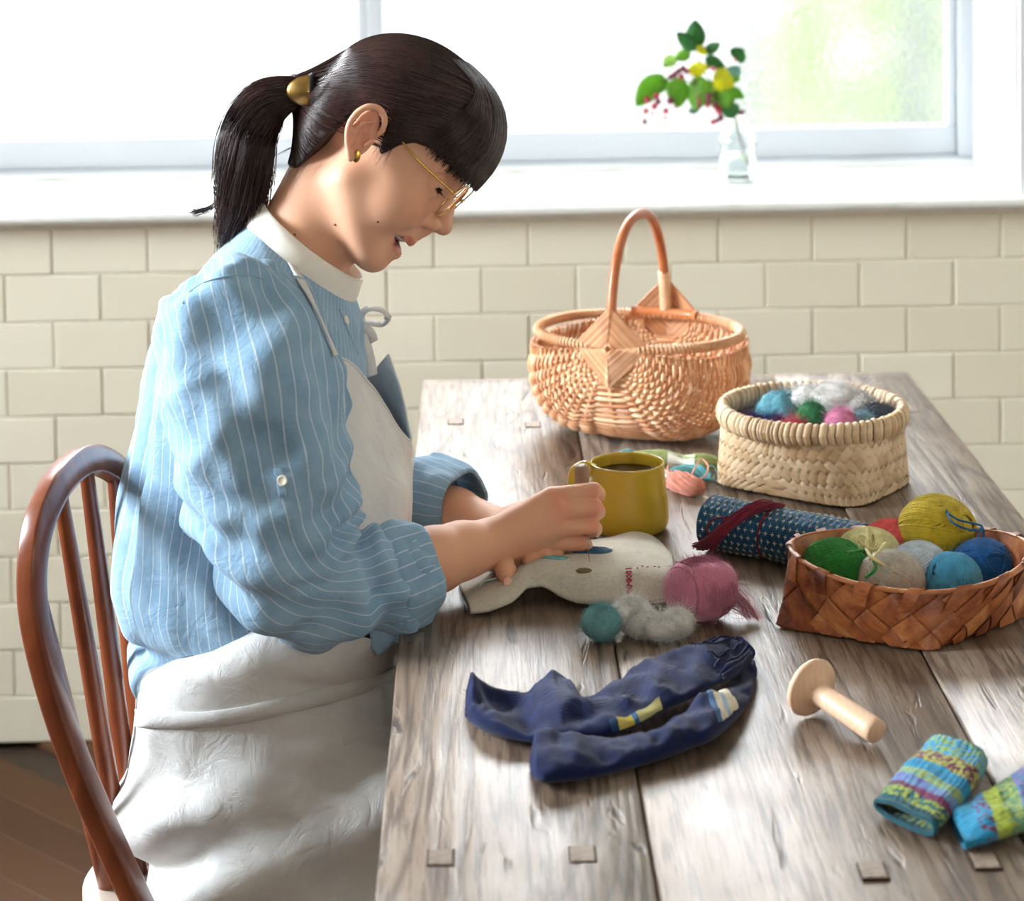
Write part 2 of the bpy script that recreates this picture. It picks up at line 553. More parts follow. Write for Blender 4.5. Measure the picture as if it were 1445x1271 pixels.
def plank(x0, x1, y0, y1, seed):
    """a plank with slightly uneven worn edges"""
    ny = 60
    ys = np.linspace(y0, y1, ny)
    e0 = x0 + .0007 + .0006 * vnoise(np.stack([ys * 3, ys * 0 + seed, ys * 0], -1), 3, 2)
    e1_ = x1 - .0007 + .0006 * vnoise(np.stack([ys * 3, ys * 0 + seed + 5, ys * 0], -1), 3, 2)
    rows = []
    b = .0022
    for y, a, c in zip(ys, e0, e1_):
        sag = .0006 * math.sin(y * 5 + seed)
        rows.append([(a, y, -.028), (a, y, -b), (a + .001, y, -.001), (a + b, y, sag * .2), ((a + c) / 2, y, -.0006 + sag), (c - b, y, sag * .2), (c - .001, y, -.001), (c, y, -b), (c, y, -.028)])
    V = np.array(rows).reshape(-1, 3)
    nv = 9
    Fq = [grid_faces(ny, nv), np.array([[i * nv + 8, i * nv, (i + 1) * nv, (i + 1) * nv + 8] for i in range(ny - 1)])]
    me = mesh_np('plank', V, Fq)
    bm = bmesh.new(); bm.from_mesh(me)
    bmesh.ops.holes_fill(bm, edges=[e for e in bm.edges if e.is_boundary])
    bmesh.ops.recalc_face_normals(bm, faces=bm.faces)
    bm.to_mesh(me); bm.free()
    return me


X0, Y0 = 0.28, 2.39
for i, (a, b) in enumerate(((TABX0, 0.145), (0.145, 0.430), (0.430, TABX1))):
    o = tabpart('plank', plank(a - X0, b - X0, TABY0 - Y0, TABY1 - Y0, i * 2.7))
    o.location = (0, 0, TABZ + (0, -.0012, .0002)[i])
# end-grain pegs of the frame tenons, standing a hair above the planks
pegs = [on(622, 1210), on(822, 1205), on(1232, 1228), on(1390, 1214), on(643, 595), on(752, 599), on(1285, 578)]
peg_me = box(-.0095, .0095, -.0135, .0135, -.02, .0012, .0015, 2)
peg_me.materials.append(plain('end_grain', srgb(132, 116, 102), 0.6, 0.4, 0.22, 160, 0.4, 400))
hole_me = box(-.0104, .0104, -.0146, .0146, -.02, .0004, .0004, 1)
hole_me.materials.append(plain('dark_joint', srgb(52, 42, 36), .9, .1))
for p in pegs:
    o = tabpart('peg', peg_me)
    c, s = math.cos(-TA), math.sin(-TA)
    dx, dy = p[0] - X0, p[1] - Y0
    o.location = (c * dx - s * dy, s * dx + c * dy, TABZ)
    tabpart('peg_hole', hole_me).location = o.location
M_TDARK = plain('table_frame_wood', srgb(120, 98, 80), 0.6, 0.3, 0.25, 12, 0.2, 60)
for n, a in (('apron_rail', (TABX0 + .05, TABX0 + .072, TABY0 + .1, TABY1 - .1)), ('apron_rail', (TABX1 - .072, TABX1 - .05, TABY0 + .1, TABY1 - .1)),
             ('apron_rail', (TABX0 + .05, TABX1 - .05, TABY0 + .12, TABY0 + .142)), ('apron_rail', (TABX0 + .05, TABX1 - .05, TABY1 - .142, TABY1 - .12))):
    tabpart(n, box(a[0] - X0, a[1] - X0, a[2] - Y0, a[3] - Y0, .625, .672, .002), m=M_TDARK)
for x in (TABX0 + .045, TABX1 - .095):
    for y in (TABY0 + .1, TABY1 - .15):
        bm = bmesh.new()
        me = box(x - X0, x + .05 - X0, y - Y0, y + .05 - Y0, 0, .672, .004)
        tabpart('leg', me, m=M_TDARK)
# ================================================================ shared builders for woven and woollen things
def straw(name, c1, c2, rough=0.5, scale=(60, 60, 60), spec=0.4, bump=0.25):
    n = NT(name)
    v = n.mapping('Object')
    oi = n.node('ShaderNodeObjectInfo')
    f = n.noise(v, 38, 4, 0.6)
    g = n.math('ADD', n.math('MULTIPLY', f, 0.75), n.math('MULTIPLY', oi.outputs['Random'], 0.35))
    n.set(color=n.ramp(g, [(0.3, c1), (0.75, c2)]), rough=rough, spec=spec)
    n.bump(n.noise(v, 260, 2), bump, 0.0006)
    return n.m


def unit(v):
    v = np.asarray(v, float)
    return v / (np.linalg.norm(v, axis=-1, keepdims=True) + 1e-12)


def fuzz(V, N, n, ln, r=0.00016, curl=0.6, seed=1, lift=0.0):
    """n loose fibres starting on the surface points V with normals N"""
    g = np.random.default_rng(seed)
    i = g.integers(0, len(V), n)
    p0, nn = V[i], N[i]
    d = unit(nn * 0.55 + g.normal(size=(n, 3)) * curl)
    L = ln * g.uniform(0.35, 1.0, n)[:, None]
    bend = g.normal(size=(n, 3)) * 0.55
    pts = []
    for t in np.linspace(0, 1, 5):
        pts.append(p0 + nn * lift + d * L * t + bend * L * t * t)
    return strands(np.stack(pts, 1), r, r * 0.5)


def ellipsoid(center, rad, R=np.eye(3), nu=28, nv=40, amp=0.0, fr=30, seed=0, pw=1.0):
    """lumpy ellipsoid: vertices, faces, normals"""
    th = np.linspace(0.02, PI - 0.02, nu); ph = np.arange(nv) * 2 * PI / nv
    T, Pp = np.meshgrid(th, ph, indexing='ij')
    D = np.stack([np.sin(T) * np.cos(Pp), np.sin(T) * np.sin(Pp), np.cos(T)], -1).reshape(-1, 3)
    D = np.sign(D) * np.abs(D) ** pw
    k = 1 + (amp * vnoise(D * np.array(rad), fr, 3, seed) if amp else 0)
    Q = D * np.array(rad) * (k[:, None] if amp else 1.0)
    N = unit(D / np.array(rad))
    return Q @ R.T + np.array(center), [grid_faces(nu, nv, wrap_v=True)], N @ R.T


def wool_mat(name, rgb, dark=0.72, fibre=(9, 60, 60), rough=0.95):
    if name in MATS: return MATS[name]
    n = NT(name)
    v = n.mapping('Object')
    f = n.noise(v, 130, 5, 0.75, 1.2)
    c = np.array(rgb)
    n.set(color=n.ramp(f, [(0.3, tuple(c * dark)), (0.65, tuple(np.clip(c * 1.12, 0, 1)))]), rough=rough, spec=0.15, sheen=0.25)
    n.bump(f, 0.5, 0.002)
    MATS[name] = n.m
    return n.m


def wool(name, center, rad, rgb, label, cat='wool', group=None, R=np.eye(3), n=900, ln=0.012, amp=0.16, fr=45, seed=1, parent=None, lumps=(), r=0.00016):
    """a tuft of loose wool: lumpy core and a halo of fibres"""
    c = np.array(center, float)
    t = empty(name, (c[0], c[1], c[2] - rad[2]), label, cat, group)
    m = wool_mat(name + '_' + '_'.join('%d' % (x * 255) for x in rgb), rgb)
    parts, allV, allN = [], [], []
    for cc, rr in [((0, 0, 0), rad)] + list(lumps):
        V, Fq, N = ellipsoid(c + np.array(cc), rr, R, 26, 36, amp, fr, seed)
        parts.append((V, Fq)); allV.append(V); allN.append(N); seed += 1
    V, Fq = merge(parts)
    link('core', mesh_np('core', V, Fq), m, t)
    V2, F2 = fuzz(np.vstack(allV), np.vstack(allN), n, ln, r, seed=seed)
    # combed swirl of longer fibres lying on the surface
    g = np.random.default_rng(seed + 50)
    A = np.vstack(allV); An = np.vstack(allN)
    ii = g.integers(0, len(A), n // 2)
    tdir = unit(np.cross(An[ii], g.normal(size=(len(ii), 3)) * .35 + np.array([0.2, 0.4, 0.8])))
    pts = []
    for s in np.linspace(-1, 1, 7):
        q = A[ii] + tdir * (s * ln * 0.9)
        pts.append(q + An[ii] * (0.0006 - 0.0011 * s * s * g.uniform(.0, 1.2, len(ii))[:, None]))
    V3, F3 = strands(np.stack(pts, 1), r * 1.3, r)
    V2, F2 = merge([(V2, F2), (V3, F3)])
    tag(link('fibres', mesh_np('fibres', V2, F2), m, t, False), kind='stuff')
    return t


# ================================================================ willow basket with a hoop handle
M_WILLOW = straw('peeled_willow', srgb(188, 124, 84), srgb(226, 172, 128), 0.42, spec=0.5)
M_WILLOW_L = straw('pale_willow', srgb(206, 150, 108), srgb(240, 200, 160), 0.42, spec=0.5)
M_CANE = straw('polished_cane', srgb(170, 92, 52), srgb(204, 128, 82), 0.32, spec=0.5, bump=0.08)
BK_A, BK_B, BK_H = 0.130, 0.104, 0.128
bk_c = np.array([0.229, 2.975, 0.70 + BK_H + 0.003])
bk_R = rot('Z', -math.radians(24))
basket = empty('willow_basket', (bk_c[0], bk_c[1], 0.70), 'oval woven willow basket with tall cane hoop handle', 'basket')


def bk_w(P):
    return np.asarray(P) @ bk_R.T + bk_c


def bk_s(th, t, off=0.0):
    """basket surface, local: th from rim to rim under the bottom, t from eye to eye"""
    th = np.asarray(th, float); t = np.asarray(t, float)

    def S(th, t):
        c, s = np.cos(th), np.sin(th)
        x = BK_A * np.sign(c) * np.abs(c) ** 0.46
        z = -BK_H * np.abs(s) ** 0.58
        q = np.clip(np.sin(t), 0, 1) ** 0.55
        y = -BK_B * np.sign(np.cos(t)) * np.abs(np.cos(t)) ** 0.9
        belly = 1 + 0.05 * np.sin(np.clip(-z / BK_H, 0, 1) * PI) - 0.12 * np.clip(-z / BK_H - .75, 0, 1)
        return np.stack([x * q * belly, y * (1 + 0.03 * np.sin(np.clip(-z * q / BK_H, 0, 1) * PI)), z * q], -1)
    P = S(th, t)
    if np.any(off):
        e = 1e-3
        d1 = S(np.clip(th + e, 0.002, PI - .002), t) - S(np.clip(th - e, 0.002, PI - .002), t); d2 = S(th, t + e) - S(th, t - e)
        n = unit(np.cross(d1, d2))
        out = P - np.array([0, 0, -0.05])
        n = n * np.sign(np.sum(n * out, -1, keepdims=True))
        P = P + n * np.asarray(off)[..., None]
    return P


NR = 19
ribs = np.linspace(0, PI, NR + 2)[1:-1]
for i, th in enumerate(ribs):
    t = np.linspace(0.12, PI - 0.12, 44)
    V, Fq = tube(bk_w(bk_s(np.full_like(t, th), t)), 0.0021 if i != NR // 2 else 0.0042, 6)
    link('rib', mesh_np('rib', V, Fq), M_WILLOW_L, basket)
nw = 82
tq = np.linspace(.02, PI - .02, 4000)
ql = np.concatenate([[0], np.cumsum(np.linalg.norm(np.diff(bk_s(np.full(4000, 1.1), tq), axis=0), axis=1))])
tn = np.interp(np.linspace(ql[-1] * .045, ql[-1] * .955, nw), ql, tq)
for j, t in enumerate(tn):
    m = (NR + 1) * 7 + 1
    th = np.linspace(0.02, PI - 0.02, m)
    ph = np.cos((th / PI * (NR + 1)) * PI) * (1 if j % 2 else -1)
    amp = 0.0029 * ph * np.clip(np.sin(t) * 4, 0.3, 1)
    P = bk_s(th, np.full_like(th, t) + 0.004 * min(1, 3 * math.sin(t)) * np.sin(th * 9 + j), amp)
    V, Fq = tube(bk_w(P), 0.0025 + 0.0004 * math.sin(j * 2.3), 6, flat=0.8)
    link('weaver', mesh_np('weaver', V, Fq), M_WILLOW if (j * 7) % 5 < 3 else M_WILLOW_L, basket)
# rim hoop and its wrapping
a = np.arange(96) * 2 * PI / 96
rimP = np.stack([BK_A * np.sign(np.cos(a)) * np.abs(np.cos(a)) ** .86, BK_B * np.sin(a), 0 * a], -1)
V, Fq = tube(bk_w(rimP), 0.0048, 8, closed=True)
link('rim', mesh_np('rim', V, Fq), M_WILLOW_L, basket)
wr = 150
fine_a = np.linspace(0, 2 * PI, wr * 10, endpoint=False)
rp = np.stack([BK_A * np.sign(np.cos(fine_a)) * np.abs(np.cos(fine_a)) ** .86, BK_B * np.sin(fine_a), 0 * fine_a], -1)
T, N, B = frames(rp)
ph = fine_a * wr
coil = rp + (N * np.cos(ph)[:, None] + B * np.sin(ph)[:, None]) * 0.0056
V, Fq = tube(bk_w(coil), 0.0014, 4, flat=1.0)
tag(link('rim_wrapping', mesh_np('rim_wrapping', V, Fq), M_WILLOW_L, basket), kind='stuff')


def hoop(n=60, lo=0.0, hi=PI):
    t = np.linspace(lo, hi, n)
    c, s = np.cos(t), np.sin(t)
    return np.stack([0 * t, -BK_B * np.sign(c) * np.abs(c) ** 0.85, 0.148 * np.abs(s) ** 0.9], -1)


V, Fq = tube(bk_w(hoop()), 0.0062, 12)
link('handle', mesh_np('handle', V, Fq), M_CANE, basket)
for lo, hi in ((PI - 0.36, PI - 0.02),):
    hp = hoop(400, lo, hi); T, N, B = frames(hp); ph = np.linspace(0, 2 * PI * 17, 400)
    V, Fq = tube(bk_w(hp + (N * np.cos(ph)[:, None] + B * np.sin(ph)[:, None]) * .0066), .0016, 4)
    link('handle_binding', mesh_np('handle_binding', V, Fq), M_WILLOW_L, basket)
# a cross bar under the far end of the handle
V, Fq = tube(bk_w([[0.045 * s_, BK_B * math.sqrt(1 - (0.045 * s_ / BK_A) ** 2) - .001, 0.003] for s_ in np.linspace(-1, 1, 9)]), 0.0062, 8)
link('rim_splice', mesh_np('rim_splice', V, Fq), M_CANE, basket)
# the diamond wrapped lashings where handle, rim and keel meet
for side in (-1, 1):
    s0 = 0.0 if side < 0 else PI
    up = hoop(200, *((0, 0.9) if side < 0 else (PI, PI - 0.9)))
    dn = bk_s(np.full(200, PI / 2), np.linspace(0.0, 0.9, 200) if side < 0 else np.linspace(PI, PI - .9, 200), np.full(200, 0.004))
    aa = np.linspace(0, .7, 200)
    rt = np.stack([BK_A * np.sin(aa), side * BK_B * np.cos(aa), 0 * aa], -1); lf = rt * np.array([-1, 1, 1])

    def arc(P, d):
        l = np.concatenate([[0], np.cumsum(np.linalg.norm(np.diff(P, axis=0), axis=1))])
        return np.array([np.interp(d, l, P[:, k]) for k in range(3)])
    nL = 15
    for q, (A_, B_) in enumerate(((up, rt), (rt, dn), (dn, lf), (lf, up))):
        for k in range(nL):
            d = 0.006 + k * 0.0031
            lift = 0.0078 - k * 0.00022
            pa, pb = arc(A_, d), arc(B_, d)
            o_ = np.array([0, side * lift, 0])
            tt = np.linspace(0, 1, 9)[:, None]
            P = pa * (1 - tt) + pb * tt + o_ + np.array([0, side * 0.0015, 0]) * (np.sin(tt * PI))
            V, Fq = tube(bk_w(P), 0.0019, 5, flat=0.6)
            link('lashing', mesh_np('lashing', V, Fq), M_WILLOW if (k + q) % 3 else M_WILLOW_L, basket)

# ================================================================ palm leaf basket
M_PALM = straw('palm_leaf', srgb(188, 154, 116), srgb(228, 202, 168), 0.45, spec=0.45, bump=0.35)
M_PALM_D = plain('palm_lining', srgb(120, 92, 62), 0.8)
pb_c = np.array([0.412, 2.735, 0.70])
palm = empty('palm_basket', pb_c, 'pale palm leaf basket with square base and wrapped round rim full of wool', 'basket')
PB_H = 0.079


def pb_s(u, v, off=0.0):
    """u round 0..1, v up 0..1"""
    u = np.asarray(u, float); v = np.asarray(v, float)

    def S(u, v):
        a = u * 2 * PI
        c, s = np.cos(a), np.sin(a)
        k = np.clip(v, 0, 1) ** 0.85
        ex = 0.34 + (1 - 0.34) * k               # squarish foot, round rim
        ax, ay = 0.098 + 0.006 * k, 0.075 + 0.029 * k
        x = ax * np.sign(c) * np.abs(c) ** ex; y = ay * np.sign(s) * np.abs(s) ** ex
        ang = math.radians(-38)
        return np.stack([x * math.cos(ang) - y * math.sin(ang), x * math.sin(ang) + y * math.cos(ang), 0.002 + v * PB_H], -1)
    P = S(u, v)
    e = 1e-3
    n = unit(np.cross(S(u + e, v) - S(u - e, v), S(u, v + e) - S(u, v - e)))
    return P + n * np.asarray(off)[..., None]


# even spacing round the basket
uu = np.linspace(0, 1, 2001)
ring = pb_s(uu, np.full_like(uu, .5), np.zeros_like(uu))
al = np.concatenate([[0], np.cumsum(np.linalg.norm(np.diff(ring, axis=0), axis=1))]); PER = al[-1]
pb_u = lambda d: np.interp((d / PER) % 1.0, al / PER, uu)
NS = 60; pitch = PER / NS
slope = 0.80
for fam in (0, 1):
    for i in range(NS):
        m = 84
        v = np.linspace(-0.01, 0.97, m)
        d = i * pitch + (1 if fam == 0 else -1) * v * PB_H * slope * 1.0
        # crossing index with the other family
        x = 2 * v * PB_H * slope / pitch
        w_ = 0.0041
        ph = (x + (i if fam == 0 else -i) * 0 + (2 * i if fam == 0 else -2 * i) * 0.0)
        k_ = np.floor(x + 0.5)
        tgt = np.where(k_ % 4 < 2, 1.0, -1.0) * (1 if fam == 0 else -1)
        sm = np.convolve(np.pad(tgt, 2, mode='edge'), np.ones(5) / 5, 'valid')
        off = sm * 0.0012
        rows = []
        for q in (-1, -.55, 0, .55, 1):
            dd = d + q * w_ * 0.86; vv = v + (-q if fam == 0 else q) * w_ * slope * .86 / PB_H
            rows.append(pb_s(pb_u(dd), np.clip(vv, 0, 1), off + 0.0005 * (1 - q * q)))
        V = np.stack(rows, 1).reshape(-1, 3) + pb_c
        o = link('woven_strip', mesh_np('woven_strip', V, [grid_faces(m, 5)]), M_PALM, palm)
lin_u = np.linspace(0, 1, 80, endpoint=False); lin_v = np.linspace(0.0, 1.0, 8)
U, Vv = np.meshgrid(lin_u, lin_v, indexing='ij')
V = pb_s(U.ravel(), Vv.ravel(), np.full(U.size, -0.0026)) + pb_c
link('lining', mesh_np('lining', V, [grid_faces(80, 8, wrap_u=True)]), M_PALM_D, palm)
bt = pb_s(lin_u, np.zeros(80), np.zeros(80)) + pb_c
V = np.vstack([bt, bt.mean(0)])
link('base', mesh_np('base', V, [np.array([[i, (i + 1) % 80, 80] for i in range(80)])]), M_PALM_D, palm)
# wrapped rim: overlapping slanted bands round a coil
NB = 96
for i in range(NB):
    d0 = i / NB * PER
    rows = []
    for q in np.linspace(0.0, 1.0, 6):
        d = d0 + (.04 + .92 * q) * PER / NB
        sec = []
        for b_ in np.linspace(0, 2 * PI, 15):
            un = pb_u(d + 0.0035 * math.sin(b_ / 2))
            p = pb_s(np.array([un]), np.array([1.0]), np.array([0.0]))[0]
            o_ = unit(np.array([p[0], p[1], 0]))
            bulge = 0.0016 * math.sin(q * PI) ** .6 + .0007 * math.sin(i * 2.7)
            p = p + o_ * (math.cos(b_) * (0.0068 + bulge)) + np.array([0, 0, 0.002 + math.sin(b_) * (0.0118 + bulge)])
            sec.append(p)
        rows.append(sec)
    V = np.array(rows).reshape(-1, 3) + pb_c
    link('rim_band', mesh_np('rim_band', V, [grid_faces(6, 15)]), M_PALM, palm)

cl_ = pb_s(np.linspace(0, 1, 90, endpoint=False), np.ones(90), np.zeros(90)) + pb_c + np.array([0, 0, .002])
rows = []
for p in cl_:
    o_ = unit(np.array([p[0] - pb_c[0], p[1] - pb_c[1], 0]))
    rows.append([p + o_ * math.cos(b_) * .0066 + np.array([0, 0, math.sin(b_) * .0114]) for b_ in np.arange(12) * PI / 6])
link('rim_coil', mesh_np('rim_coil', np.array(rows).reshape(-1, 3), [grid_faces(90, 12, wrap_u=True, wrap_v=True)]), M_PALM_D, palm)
# loose wool lying in the basket
def in_basket(px, py, z): return on(px, py, z)
WZ = 0.770
tuft = [
    ('teal', (1105, 580), .772, (.026, .022, .022), srgb(92, 150, 164), 'large teal tuft of loose wool in the palm basket', 3, .014),
    ('white', (1178, 566), .786, (.034, .020, .019), srgb(225, 222, 220), 'long white tuft of loose wool at the back of the palm basket', 5, .02),
    ('purple', (1062, 600), .764, (.016, .013, .010), srgb(62, 48, 104), 'deep purple wool tuft beside the teal one in the palm basket', 7, .010),
    ('indigo', (1090, 604), .764, (.018, .014, .012), srgb(40, 52, 112), 'indigo wool tuft tucked under the teal wool in the palm basket', 8, .010),
    ('green', (1146, 592), .776, (.017, .017, .017), srgb(56, 132, 84), 'round green wool tuft in the middle of the palm basket', 9, .010),
    ('coral', (1122, 606), .768, (.022, .012, .009), srgb(212, 92, 102), 'coral wool tuft by the front rim of the palm basket', 11, .012),
    ('pink', (1186, 597), .777, (.0155, .0145, .0145), srgb(222, 142, 180), 'small round pink wool tuft in the palm basket', 13, .009),
    ('blue', (1200, 580), .773, (.022, .016, .012), srgb(38, 84, 138), 'dark blue wool tuft behind the pink one in the palm basket', 15, .008),
    ('charcoal', (1237, 588), .773, (.021, .022, .013), srgb(58, 66, 80), 'charcoal wool tuft against the rim of the palm basket', 17, .018),
    ('sky', (1217, 600), .771, (.014, .013, .012), srgb(142, 186, 200), 'small pale blue wool tuft beside the charcoal wool', 19, .007),
]
for nm, (px, py), z, rad, rgb, lab, sd, ln in tuft:
    c = on(px, py, z + .009); rad = tuple(np.array(rad) * 1.1)
    lumps = ()
    if nm == 'teal': lumps = [((-.014, .004, -.006), (.018, .018, .018)), ((.014, .006, -.002), (.02, .018, .018))]
    if nm == 'white': lumps = [((-.030, .004, .002), (.022, .018, .015)), ((.022, -.006, -.006), (.024, .02, .018)), ((-.008, -.014, -.012), (.02, .014, .014))]
    if nm == 'charcoal': lumps = [((.006, -.012, -.004), (.016, .016, .012)), ((-.014, .006, .0), (.016, .012, .009))]
    wool('wool_tuft', c, rad, rgb, lab, 'wool', 'loose wool in the palm basket', n=900, ln=ln, seed=sd, lumps=lumps, fr=60)
# a bed of wool beneath them, too tangled to count
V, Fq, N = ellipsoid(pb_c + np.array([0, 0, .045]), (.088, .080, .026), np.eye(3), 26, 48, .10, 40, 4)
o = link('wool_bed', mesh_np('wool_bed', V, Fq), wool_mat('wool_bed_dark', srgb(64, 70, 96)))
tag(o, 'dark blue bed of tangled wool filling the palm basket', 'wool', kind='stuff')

# ================================================================ birch bark basket
nb = NT('birch_bark')
v = nb.mapping('UV', (1, 1, 1))
oi = nb.node('ShaderNodeObjectInfo')
addv = nb.node('ShaderNodeVectorMath', operation='ADD'); cmb = nb.node('ShaderNodeCombineXYZ')
nb.link(nb.math('MULTIPLY', oi.outputs['Random'], 37.0), cmb.inputs[0]); nb.link(v, addv.inputs[0]); nb.link(cmb.outputs[0], addv.inputs[1])
f = nb.noise(addv.outputs[0], 26, 5, 0.65, 0.4)
mpl = nb.node('ShaderNodeMapping'); mpl.inputs['Scale'].default_value = (150, 22, 1); nb.link(addv.outputs[0], mpl.inputs['Vector'])
lent = nb.noise(mpl.outputs[0], 1.0, 2, 0.4)
g = nb.math('ADD', nb.math('MULTIPLY', f, 0.85), nb.math('MULTIPLY', oi.outputs['Random'], 0.18))
c = nb.ramp(g, [(0.32, srgb(88, 40, 24)), (0.46, srgb(136, 70, 38)), (0.62, srgb(176, 108, 60)), (0.78, srgb(212, 158, 106))])
c = nb.mix(nb.ramp(lent, [(0.68, (0, 0, 0)), (0.73, (1, 1, 1))]), c, srgb(78, 34, 24))
nb.set(color=c, rough=0.42, spec=0.5)
nb.bump(f, 0.25, 0.001)
M_BIRCH = nb.m
M_BIRCH_IN = plain('birch_inside', srgb(206, 164, 122), 0.55, 0.4, 0.15, 40)
bb_c = np.array([0.437, 2.275, 0.70])
birch = empty('birch_bark_basket', bb_c, 'low boat shaped birch bark basket of wide diagonal strips full of yarn balls', 'basket')
BB_H = 0.066
bb_lo = (on(1086, 884) - bb_c, on(1312, 922) - bb_c, on(1462, 868) - bb_c)
bb_lo = np.array([bb_lo[0], bb_lo[1], bb_lo[2], bb_lo[0] + bb_lo[2] - bb_lo[1]])[:, :2]


def bb_s(u, v, off=0.0):
    u = np.asarray(u, float); v = np.asarray(v, float)

    def S(u, v):
        uq = (u % 1.0) * 4
        i = np.floor(uq).astype(int) % 4; w = (uq - np.floor(uq))[..., None]
        a = bb_lo[i]; b = bb_lo[(i + 1) % 4]
        low = a * (1 - w) + b * w
        # rim: an oval whose angle follows the foot
        cl = bb_lo.mean(0)
        ang = np.arctan2(low[..., 1] - cl[1], low[..., 0] - cl[0])
        # soften the corners of the foot
        rr = np.linalg.norm(low - cl, axis=-1)
        soft = cl + (low - cl) * (1 - 0.05 * (np.abs(w[..., 0] - .5) * 2) ** 8)[..., None]
        top = np.stack([0.1165 * np.cos(ang) + 0.0, 0.100 * np.sin(ang) - 0.002], -1)
        k = (np.clip(v, 0, 1) ** 0.8)[..., None]
        xy = soft * (1 - k) + top * k
        zc = np.abs(np.sin(ang)) ** 1.5
        z = 0.0015 + v * (BB_H * (1 - 0.20 * zc)) + (1 - k[..., 0]) * 0.004 * np.abs(w[..., 0] - .5) ** 2 * 0
        return np.concatenate([xy, z[..., None]], -1)
    P = S(u, v); e = 2e-3
    n = unit(np.cross(S(u + e, v) - S(u - e, v), S(u, v + e) - S(u, v - e)))
    return P + n * np.asarray(off)[..., None]


uu2 = np.linspace(0, 1, 2001)
ring = bb_s(uu2, np.full_like(uu2, .5), np.zeros_like(uu2))
al2 = np.concatenate([[0], np.cumsum(np.linalg.norm(np.diff(ring, axis=0), axis=1))]); PER2 = al2[-1]
bb_u = lambda d: np.interp((d / PER2) % 1.0, al2 / PER2, uu2)
NS2 = 16; pit2 = PER2 / NS2; sl2 = 1.0
for fam in (0, 1):
    for i in range(NS2):
        m = 40
        v = np.linspace(-0.02, 0.99, m)
        x = 2 * v * BB_H * sl2 / pit2
        sgn = 1 if fam == 0 else -1
        d = i * pit2 + sgn * v * BB_H * sl2
        ph = x if fam == 0 else x
        k_ = np.cos(PI * x)                                   # over, under, over ...
        off = 0.0015 * np.tanh(2.2 * k_) * sgn * (1 if True else 0)
        rows = []; uvs = []
        hw = pit2 * 0.47
        for q in np.linspace(-1, 1, 7):
            dd = d + q * hw * 0.5 ; vv = v - sgn * q * hw * 0.5 / BB_H / sl2
            rows.append(bb_s(bb_u(dd), np.clip(vv, 0, 1), off - 0.0004 * q * q))
            uvs.append(np.stack([v * BB_H * 1.4, np.full(m, q * hw)], -1))
        V = np.stack(rows, 1).reshape(-1, 3) + bb_c
        UV = np.stack(uvs, 1).reshape(-1, 2)
        link('bark_strip', mesh_np('bark_strip', V, [grid_faces(m, 7)], uv=UV), M_BIRCH, birch)
U, Vv = np.meshgrid(np.linspace(0, 1, 96, endpoint=False), np.linspace(0, 1, 8), indexing='ij')
V = bb_s(U.ravel(), Vv.ravel(), np.full(U.size, -0.003)) + bb_c
link('inner_layer', mesh_np('inner_layer', V, [grid_faces(96, 8, wrap_u=True)], uv=np.stack([U.ravel() * .7, Vv.ravel() * .07], -1)), M_BIRCH, birch)
bt = bb_s(np.linspace(0, 1, 96, endpoint=False), np.zeros(96), np.full(96, -.003)) + bb_c
V = np.vstack([bt, bt.mean(0)])
link('base', mesh_np('base', V, [np.array([[i, (i + 1) % 96, 96] for i in range(96)])]), M_BIRCH_IN, birch)
# folded rim: pale edge and slanting stitches of bark
U, Vv = np.meshgrid(np.linspace(0, 1, 140, endpoint=False), np.arange(9) / 9 * 2 * PI, indexing='ij')
P = bb_s(U.ravel(), np.full(U.size, 0.985), np.cos(Vv.ravel()) * 0.0030 - 0.0005)
P[:, 2] += np.sin(Vv.ravel()) * 0.0024
link('rim', mesh_np('rim', P + bb_c, [grid_faces(140, 9, wrap_u=True, wrap_v=True)], uv=np.stack([U.ravel() * .7, Vv.ravel() * .004], -1)), M_BIRCH, birch)
for i in range(NS2):
    dd = (i + .5) * pit2
    rows = []
    for q in (-1, 0, 1):
        sec = []
        for s_, v_, o_ in ((0, .62, .0022), (.25, .82, .0036), (.5, .98, .0042), (.75, 1.03, .0008), (1, .98, -.0042)):
            sec.append(bb_s(np.array([bb_u(dd + (s_ - .5) * .016 + q * .0062)]), np.array([v_]), np.array([o_ - .0003 * q * q]))[0])
        rows.append(sec)
    V = np.array(rows).reshape(-1, 3) + bb_c
    V[:, 2] += np.tile([0, 0, .002, .0018, .001], 3)
    link('rim_fold', mesh_np('rim_fold', V, [grid_faces(3, 5)], uv=np.array([(q * .006, s_ * .02) for q in (-1, 0, 1) for s_ in range(5)])), M_BIRCH, birch)


# ================================================================ yarn balls
def yarn_mat(name, rgb, spec=0.15):
    n = NT(name)
    v = n.mapping('Object')
    f = n.noise(v, 120, 3, 0.6)
    c = np.array(rgb)
    n.set(color=n.ramp(f, [(0.3, tuple(c * 0.78)), (0.7, tuple(np.clip(c * 1.15, 0, 1)))]), rough=0.85, spec=spec, sheen=0.2)
    n.bump(n.noise(v, 900, 2), 0.3, 0.0005)
    return n.m


